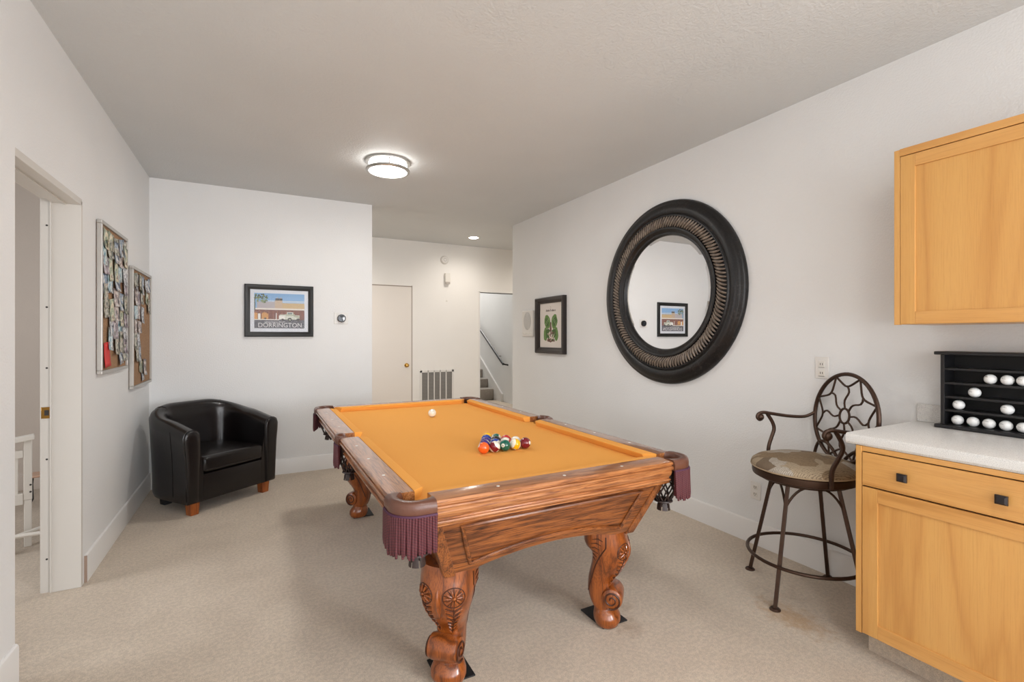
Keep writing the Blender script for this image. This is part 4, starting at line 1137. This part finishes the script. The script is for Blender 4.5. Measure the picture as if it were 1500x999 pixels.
# second bay of the same run, beyond the frame
dw2 = bxp('drawer_front', FD, FX - .002, CY0 + .01, .424, .728, .864, M_MAPLEY, bc, .002)
knob(.20, .796, dw2); knob(-.2, .796, dw2)
shaker('door', CY0 + .01, .424, .112, .722, .056, bc, FD, (XR, CY1, 0))

def laminate():
    m, nt, b = newmat('speckled_white_laminate'); tc = N(nt, 'ShaderNodeTexCoord'); n = N(nt, 'ShaderNodeTexNoise', Scale=500.0, Detail=2.0); nt.links.new(tc.outputs['Object'], n.inputs['Vector'])
    r = ramp(nt, [(.38, srgb(188, 186, 184)), (.50, srgb(222, 220, 216))]); nt.links.new(n.outputs['Fac'], r.inputs['Fac']); nt.links.new(r.outputs['Color'], b.inputs['Base Color']); b.inputs['Roughness'].default_value = .28
    return m
M_LAM = laminate()
ct = thing('countertop', 'speckled white laminate countertop on the base cabinet', 'countertop', (XR, 1.166, .89))
m = MB(); hw = XR - 2.232
prof = [(-hw + .006, 0), (-.001, 0), (-.001, .045), (-hw + .014, .045), (-hw + .005, .041), (-hw, .032), (-hw, .010)]
m.prism(prof, lambda p, q_, a: (p, a, q_), CY0 - 1.166, 0); m.build('slab', M_LAM, ct, smooth=30, bevel=.002)
MB().box(-.021, -.001, CY0 - 1.166, -.006, .045, .130).build('backsplash', M_LAM, ct, smooth=0, bevel=.003)

UX = XR - .33
uc = thing('wall_cabinet', 'maple wall cabinet with a shaker door above the counter', 'cabinet', (XR, 1.112, 1.397))
og = (XR, 1.112, 1.397)
bxp('carcass', UX, XR - .001, -.5, 1.110, 1.399, 2.168, M_MAPLEZ, uc, .0015, og)
bxp('end_stile', UX - .019, UX, 1.088, 1.110, 1.397, 2.170, M_MAPLEZ, uc, .0015, og)
bxp('top_rail', UX - .021, UX, -.5, 1.088, 2.140, 2.172, M_MAPLEY, uc, .0015, og)
bxp('shadow_reveal', UX - .002, UX, -.5, 1.088, 1.40, 2.14, M_DARKGAP, uc, 0, og)
shaker('door', .40, 1.0865, 1.400, 2.137, .054, uc, UX - .019, og)
shaker('door', -.49, .395, 1.400, 2.137, .054, uc, UX - .019, og)

# ------------------------------------------------------------------ golf ball display
SY1, SY0 = 1.028, .12
gs = thing('golf_ball_display', 'black tiered golf ball display case standing on the counter', 'display case', (2.80, SY1, .935))
og = (2.80, SY1, .935)
bxp('base_board', 2.716, XR - .022, SY0 - .02, SY1 + .018, .9352, .952, M_BLACKW, gs, .004, og)
bxp('top_board', 2.716, XR - .022, SY0 - .02, SY1 + .018, 1.264, 1.279, M_BLACKW, gs, .004, og)
bxp('side_panel', 2.735, XR - .022, SY1 - .014, SY1, .952, 1.264, M_BLACKW, gs, .001, og)
bxp('side_panel', 2.735, XR - .022, SY0, SY0 + .014, .952, 1.264, M_BLACKW, gs, .001, og)
bxp('back_panel', XR - .030, XR - .024, SY0, SY1 - .014, .952, 1.264, plain('black_backing', srgb(8, 8, 9), .6), gs, 0, og)
SH = [.952, 1.020, 1.080, 1.142, 1.205]
for z in SH[1:]: bxp('shelf', 2.740, XR - .030, SY0 + .014, SY1 - .014, z - .010, z, M_BLACKW, gs, .001, og)
gm, nt, b = newmat('dimpled_golf_ball'); b.inputs['Base Color'].default_value = srgb(236, 236, 234); b.inputs['Roughness'].default_value = .3
tc = N(nt, 'ShaderNodeTexCoord'); v_ = N(nt, 'ShaderNodeTexVoronoi', Scale=260.0); nt.links.new(tc.outputs['Object'], v_.inputs['Vector'])
bp = N(nt, 'ShaderNodeBump', Strength=.35, Distance=.001); nt.links.new(v_.outputs['Distance'], bp.inputs['Height']); nt.links.new(bp.outputs['Normal'], b.inputs['Normal'])
GR = .02135
gb = [(0, .978, 'bottom shelf, first from the left end'), (0, .925, 'bottom shelf, second from the left'), (0, .873, 'bottom shelf, third from the left end'), (0, .820, 'bottom shelf, fourth from the left end'), (0, .768, 'bottom shelf, fifth from the left end'),
      (1, .974, 'second shelf up, alone at its left end'), (1, .816, 'second shelf up, near the picture edge'), (2, .920, 'middle shelf, the only one there'), (3, .869, 'fourth shelf up, first of three'), (3, .816, 'fourth shelf up, second of three'), (3, .768, 'fourth shelf up, third of three')]
proto = None
for k, (lv, y, lab) in enumerate(gb):
    if proto is None:
        proto = MB().sphere((0, 0, 0), GR, 28, 16).build('golf_ball', gm, smooth=180); o = proto
    else:
        o = proto.copy(); C.objects.link(o)
    o.location = (2.765, y, SH[lv] + GR + .0003)
    tag(o, 'white golf ball on the display case, ' + lab, 'golf ball', 'golf balls in the black display case')
    # printed mark, facing the room
    rr2 = random.Random(k); m = MB()
    az = math.radians(180 + rr2.uniform(-35, -5)); el0 = rr2.uniform(.1, .5)
    n_ = 3 if k != 1 else 4
    for j in range(n_):
        pts = []
        for t in range(3):
            el = el0 - (.12 * j if k == 1 else 0) - .9 * (k == 1); a_ = az + (j * .20 if k != 1 else 0) + t * .07 - .2
            e2 = el + .05 * math.sin(t + j)
            pts.append(((GR + .0002) * math.cos(e2) * math.cos(a_), (GR + .0002) * math.cos(e2) * math.sin(a_), (GR + .0002) * math.sin(e2)))
        m.tube(pts, .0006 if k != 1 else .0011, 4)
    m.build('printed_mark', plain('mark_green', srgb(30, 110, 90), .5) if k == 1 else M_INK, o)

# ------------------------------------------------------------------ bar stool
st = thing('bar_stool', 'bronze metal swivel bar stool with web-patterned round back beside the counter', 'bar stool', (2.545, 1.53, 0), math.radians(-114))
leg_ang = [math.radians(a) for a in (-55 , -147, 35, 125)]
# legs were measured in the room's frame; convert to the stool's
rel = [(-.287, -.03), (-.02, .30), (.272, .03), (.02, -.30)]
cr, sr = math.cos(math.radians(114)), math.sin(math.radians(114))
rel = [(x * cr - y * sr, x * sr + y * cr) for x, y in rel]
tops = []
for (x, y) in rel:
    L = math.hypot(x, y); ux, uy = x / L, y / L
    top = Vector((ux * .165, uy * .165, .595)); bot = Vector((ux * L, uy * L, .004)); tops.append((top, bot))
    m = MB().tube([top, bot], [.0125, .0125], 4)
    lg = m.build('leg', M_BRONZE, st, smooth=0, bevel=.002)
    MB().lathe([(0, .012), (.020, .010), (.026, .004), (.026, 0), (0, 0)], 18, (bot.x, bot.y, 0)).build('foot_glide', M_BRONZE, lg)
m = MB().tube([(.268 * math.cos(2 * PI * i / 48), .268 * math.sin(2 * PI * i / 48), .205) for i in range(48)], .009, 8, closed=True); m.build('foot_ring', M_BRONZE, st)
order = sorted(range(4), key=lambda i: math.atan2(rel[i][1], rel[i][0]))
for a in range(4):
    i, j = order[a], order[(a + 1) % 4]
    def at(k_, z): t, b_ = tops[k_]; f_ = (.595 - z) / .591; return t.lerp(b_, f_)
    A, B = at(i, .485), at(j, .485); mid = (at(i, .590) + at(j, .590)) / 2; mid.z = .592
    pts = []
    for s_ in range(17):
        t = s_ / 16; p = A.lerp(B, t); h = 1 - (2 * t - 1) ** 2
        e = 1 - abs(2 * t - 1) ** 2.6
        p = Vector((p.x, p.y, .485 + .107 * e)); q_ = Vector((mid.x, mid.y, 0)) * .0
        pts.append(p)
    MB().tube(pts, .0062, 6).build('arched_brace', M_BRONZE, st)
# seat
MB().lathe([(0, .585), (.15, .588), (.19, .592), (.21, .598), (.215, .606), (.21, .612), (0, .612)], 40).build('swivel_plate', M_BRONZE, st)
MB().lathe([(0, .612), (.236, .612), (.243, .616), (.246, .625), (.246, .650), (.240, .655), (0, .655)], 48).build('seat_frame', M_BRONZE, st)
def seat_fabric():
    m, nt, b = newmat('patchwork_leaf_fabric'); tc = N(nt, 'ShaderNodeTexCoord')
    v = N(nt, 'ShaderNodeTexVoronoi', Scale=13.0); nd = N(nt, 'ShaderNodeTexNoise', Scale=5.0, Detail=2.0)
    mxv = nt.nodes.new('ShaderNodeMixRGB'); mxv.inputs['Fac'].default_value = .25; nt.links.new(tc.outputs['Object'], mxv.inputs['Color1']); nt.links.new(nd.outputs['Color'], mxv.inputs['Color2'])
    nt.links.new(mxv.outputs['Color'], v.inputs['Vector']); nt.links.new(tc.outputs['Object'], nd.inputs['Vector'])
    sp = nt.nodes.new('ShaderNodeSeparateXYZ'); nt.links.new(v.outputs['Color'], sp.inputs[0])
    r = ramp(nt, [(0, srgb(142, 120, 92)), (.22, srgb(176, 158, 132)), (.42, srgb(146, 124, 96)), (.6, srgb(182, 172, 158)), (.82, srgb(126, 108, 88))], 'CONSTANT'); nt.links.new(sp.outputs['X'], r.inputs['Fac'])
    w1 = nt.nodes.new('ShaderNodeTexWave'); w1.inputs['Scale'].default_value = 45; w1.inputs['Distortion'].default_value = 6; w1.inputs['Detail'].default_value = 2; nt.links.new(tc.outputs['Object'], w1.inputs['Vector'])
    v2 = N(nt, 'ShaderNodeTexVoronoi', Scale=75.0); nt.links.new(tc.outputs['Object'], v2.inputs['Vector'])
    mu = N(nt, 'ShaderNodeMath', operation='MULTIPLY'); nt.links.new(w1.outputs['Fac'], mu.inputs[0]); nt.links.new(v2.outputs['Distance'], mu.inputs[1])
    r2 = ramp(nt, [(.04, (.45, .42, .40, 1)), (.22, (1, 1, 1, 1))]); nt.links.new(mu.outputs[0], r2.inputs['Fac'])
    mx = nt.nodes.new('ShaderNodeMixRGB'); mx.blend_type = 'MULTIPLY'; mx.inputs['Fac'].default_value = .8; nt.links.new(r.outputs['Color'], mx.inputs['Color1']); nt.links.new(r2.outputs['Color'], mx.inputs['Color2'])
    nt.links.new(mx.outputs['Color'], b.inputs['Base Color']); b.inputs['Roughness'].default_value = .85
    return m
MB().lathe([(.238, .654), (.249, .660), (.252, .668), (.246, .682), (.225, .697), (.18, .710), (.12, .718), (.06, .722), (0, .723)], 48).build('seat_cushion', seat_fabric(), st, smooth=60)
MB().tube([(.2485 * math.cos(2 * PI * i / 48), .2485 * math.sin(2 * PI * i / 48), .660) for i in range(48)], .0045, 6, closed=True).build('cushion_piping', plain('tan_piping', srgb(170, 148, 120), .7), st)
# back ring in local x/z plane at y=BYO, leaning slightly
BYO, RZ, RR = .222, .915, .222
LEAN = .10
def bk(x, z): return Vector((x, BYO + (z - RZ) * LEAN, z))
mb = MB().tube([bk(RR * math.cos(2 * PI * i / 56), RZ + RR * 1.04 * math.sin(2 * PI * i / 56)) for i in range(56)], .0105, 8, closed=True)
mb.build('back_ring', M_BRONZE, st)
m = MB(); hub = .034
m.tube([bk(hub * math.cos(2 * PI * i / 24), RZ + .01 + hub * 1.15 * math.sin(2 * PI * i / 24)) for i in range(24)], .006, 6, closed=True)
NW = 8
for k in range(NW):
    a0_ = 2 * PI * (k + .5) / NW; a1_ = 2 * PI * (k + 1.5) / NW; am = (a0_ + a1_) / 2
    pts = []
    for t in range(11):
        f_ = t / 10; a = a0_ + (a1_ - a0_) * f_; rr_ = RR * (1 - .27 * math.sin(PI * f_) ** .9) * .985
        pts.append(bk(rr_ * math.cos(a), RZ + rr_ * 1.04 * math.sin(a)))
    m.tube(pts, .0055, 6)
    pts = []
    for t in range(9):
        f_ = t / 8; rr_ = hub + (RR * .72 - hub) * f_; a = am + .13 * math.sin(2 * PI * f_)
        pts.append(bk(rr_ * math.cos(a), RZ + .01 * (1 - f_) + rr_ * 1.06 * math.sin(a)))
    m.tube(pts, .0052, 6)
m.build('web_scrollwork', M_BRONZE, st)
for s in (-1, 1):
    # back supports curving from seat to ring
    MB().tube(smooth_path([(s * .175, .165, .635), (s * .195, .195, .67), (s * .190, .205, .72), (s * .165, .205, .755), (s * .120, .205, .765), (s * .075, .205, .745), (s * .03, .203, .705)]), .0085, 8).build('back_support', M_BRONZE, st)
    # arm
    zA = .895
    ap = [(s * .222, BYO - .004, RZ - .005), (s * .238, .17, zA - .010), (s * .256, .09, zA - .010), (s * .268, .0, zA + .002), (s * .272, -.055, zA + .010), (s * .272, -.085, zA + .002), (s * .272, -.093, zA - .018), (s * .272, -.080, zA - .032), (s * .272, -.065, zA - .028)]
    ap = smooth_path(ap); arm = MB().tube(ap, [.0085 + .001 * math.sin(PI * i / (len(ap) - 1)) for i in range(len(ap))], 8).build('arm', M_BRONZE, st)
    m = MB().sphere((s * .272, -.074, zA - .016), .020, 16, 10); m.build('arm_knob', M_BRONZE, arm)
    MB().tube(smooth_path([(s * .271, -.035, zA + .004), (s * .268, -.005, zA - .045), (s * .266, .004, zA - .085), (s * .260, -.014, zA - .130), (s * .253, -.034, zA - .175), (s * .251, -.040, zA - .215), (s * .251, -.040, .62)]), .0105, 8).build('arm_upright', M_BRONZE, arm)

# ------------------------------------------------------------------ side room things
M_WPAINT = plain('white_painted_wood', srgb(226, 220, 210), .4)
cb = thing('slatted_bed_end', 'white slatted bed end seen through the left doorway', 'bed', (-1.298, 4.2, 0), .30)
MB().box(-.020, .020, -.018, .018, .30, .683).build('post', M_WPAINT, cb, smooth=0, bevel=.004)
m = MB().prism([(-.60, .60), (.030, .685), (.030, .715), (-.60, .63)], lambda p, q_, a: (p, a, q_), -.035, .035); m.build('top_rail', M_WPAINT, cb, smooth=0, bevel=.004)
MB().prism([(-.60, .50), (-.022, .575), (-.022, .62), (-.60, .62)], lambda p, q_, a: (p, a, q_), -.018, .018).build('upper_board', M_WPAINT, cb, smooth=0, bevel=.002)
MB().box(-.60, -.022, -.02, .02, .275, .345).build('lower_rail', M_WPAINT, cb, smooth=0, bevel=.003)
for k in range(8): MB().box(-.072 - k * .058, -.044 - k * .058, -.008, .008, .34, .60).build('slat', M_WPAINT, cb, smooth=0, bevel=.002)
MB().box(-.018, .018, -.017, .017, 0, .30).build('leg', M_WPAINT, cb, smooth=0, bevel=.004)
MB().box(-.64, -.60, -.03, .03, 0, .66).build('leg', M_WPAINT, cb, smooth=0, bevel=.004)
for z in (.395, .35): MB().sphere((.012, -.019, z), .006, 8, 6).build('bolt', M_SLOT, cb)
wb = thing('wheeled_frame', 'white tubular frame on black casters in the side room', 'frame', (-1.36, 4.05, 0))
MB().tube([(.0, .0, .10), (.45, .55, .12)], .013, 8).build('tube', M_WPAINT, wb)
MB().tube([(-.30, -.05, .115), (.0, .0, .115), (.42, .02, .115)], .013, 8).build('tube', M_WPAINT, wb)
for (x, y) in ((-.035, .0), (.42, .50)):
    MB().lathe([(0, -.016), (.036, -.016), (.042, -.010), (.042, .010), (.036, .016), (0, .016)], 20, (x, y, .0425), 'y').build('caster', M_RUBBER, wb)
    MB().tube([(x, y, .0425), (x, y, .115)], .008, 6).build('caster_stem', M_RUBBER, wb)
tb2 = thing('step_stool', 'small low stool with a pale top and bent dark legs in the side room', 'stool', (-1.555, 5.22, 0))
MB().lathe([(0, .228), (.080, .228), (.084, .236), (.080, .244), (0, .244)], 28).build('top', plain('pale_pink_wood', srgb(206, 168, 142), .4), tb2)
for k in range(3):
    a = .2 + 2 * PI * k / 3
    MB().tube([(.06 * math.cos(a), .06 * math.sin(a), .228), (.075 * math.cos(a), .075 * math.sin(a), .15), (.065 * math.cos(a), .065 * math.sin(a), .03), (.085 * math.cos(a), .085 * math.sin(a), .008)], .006, 6).build('leg', M_SLOT, tb2)
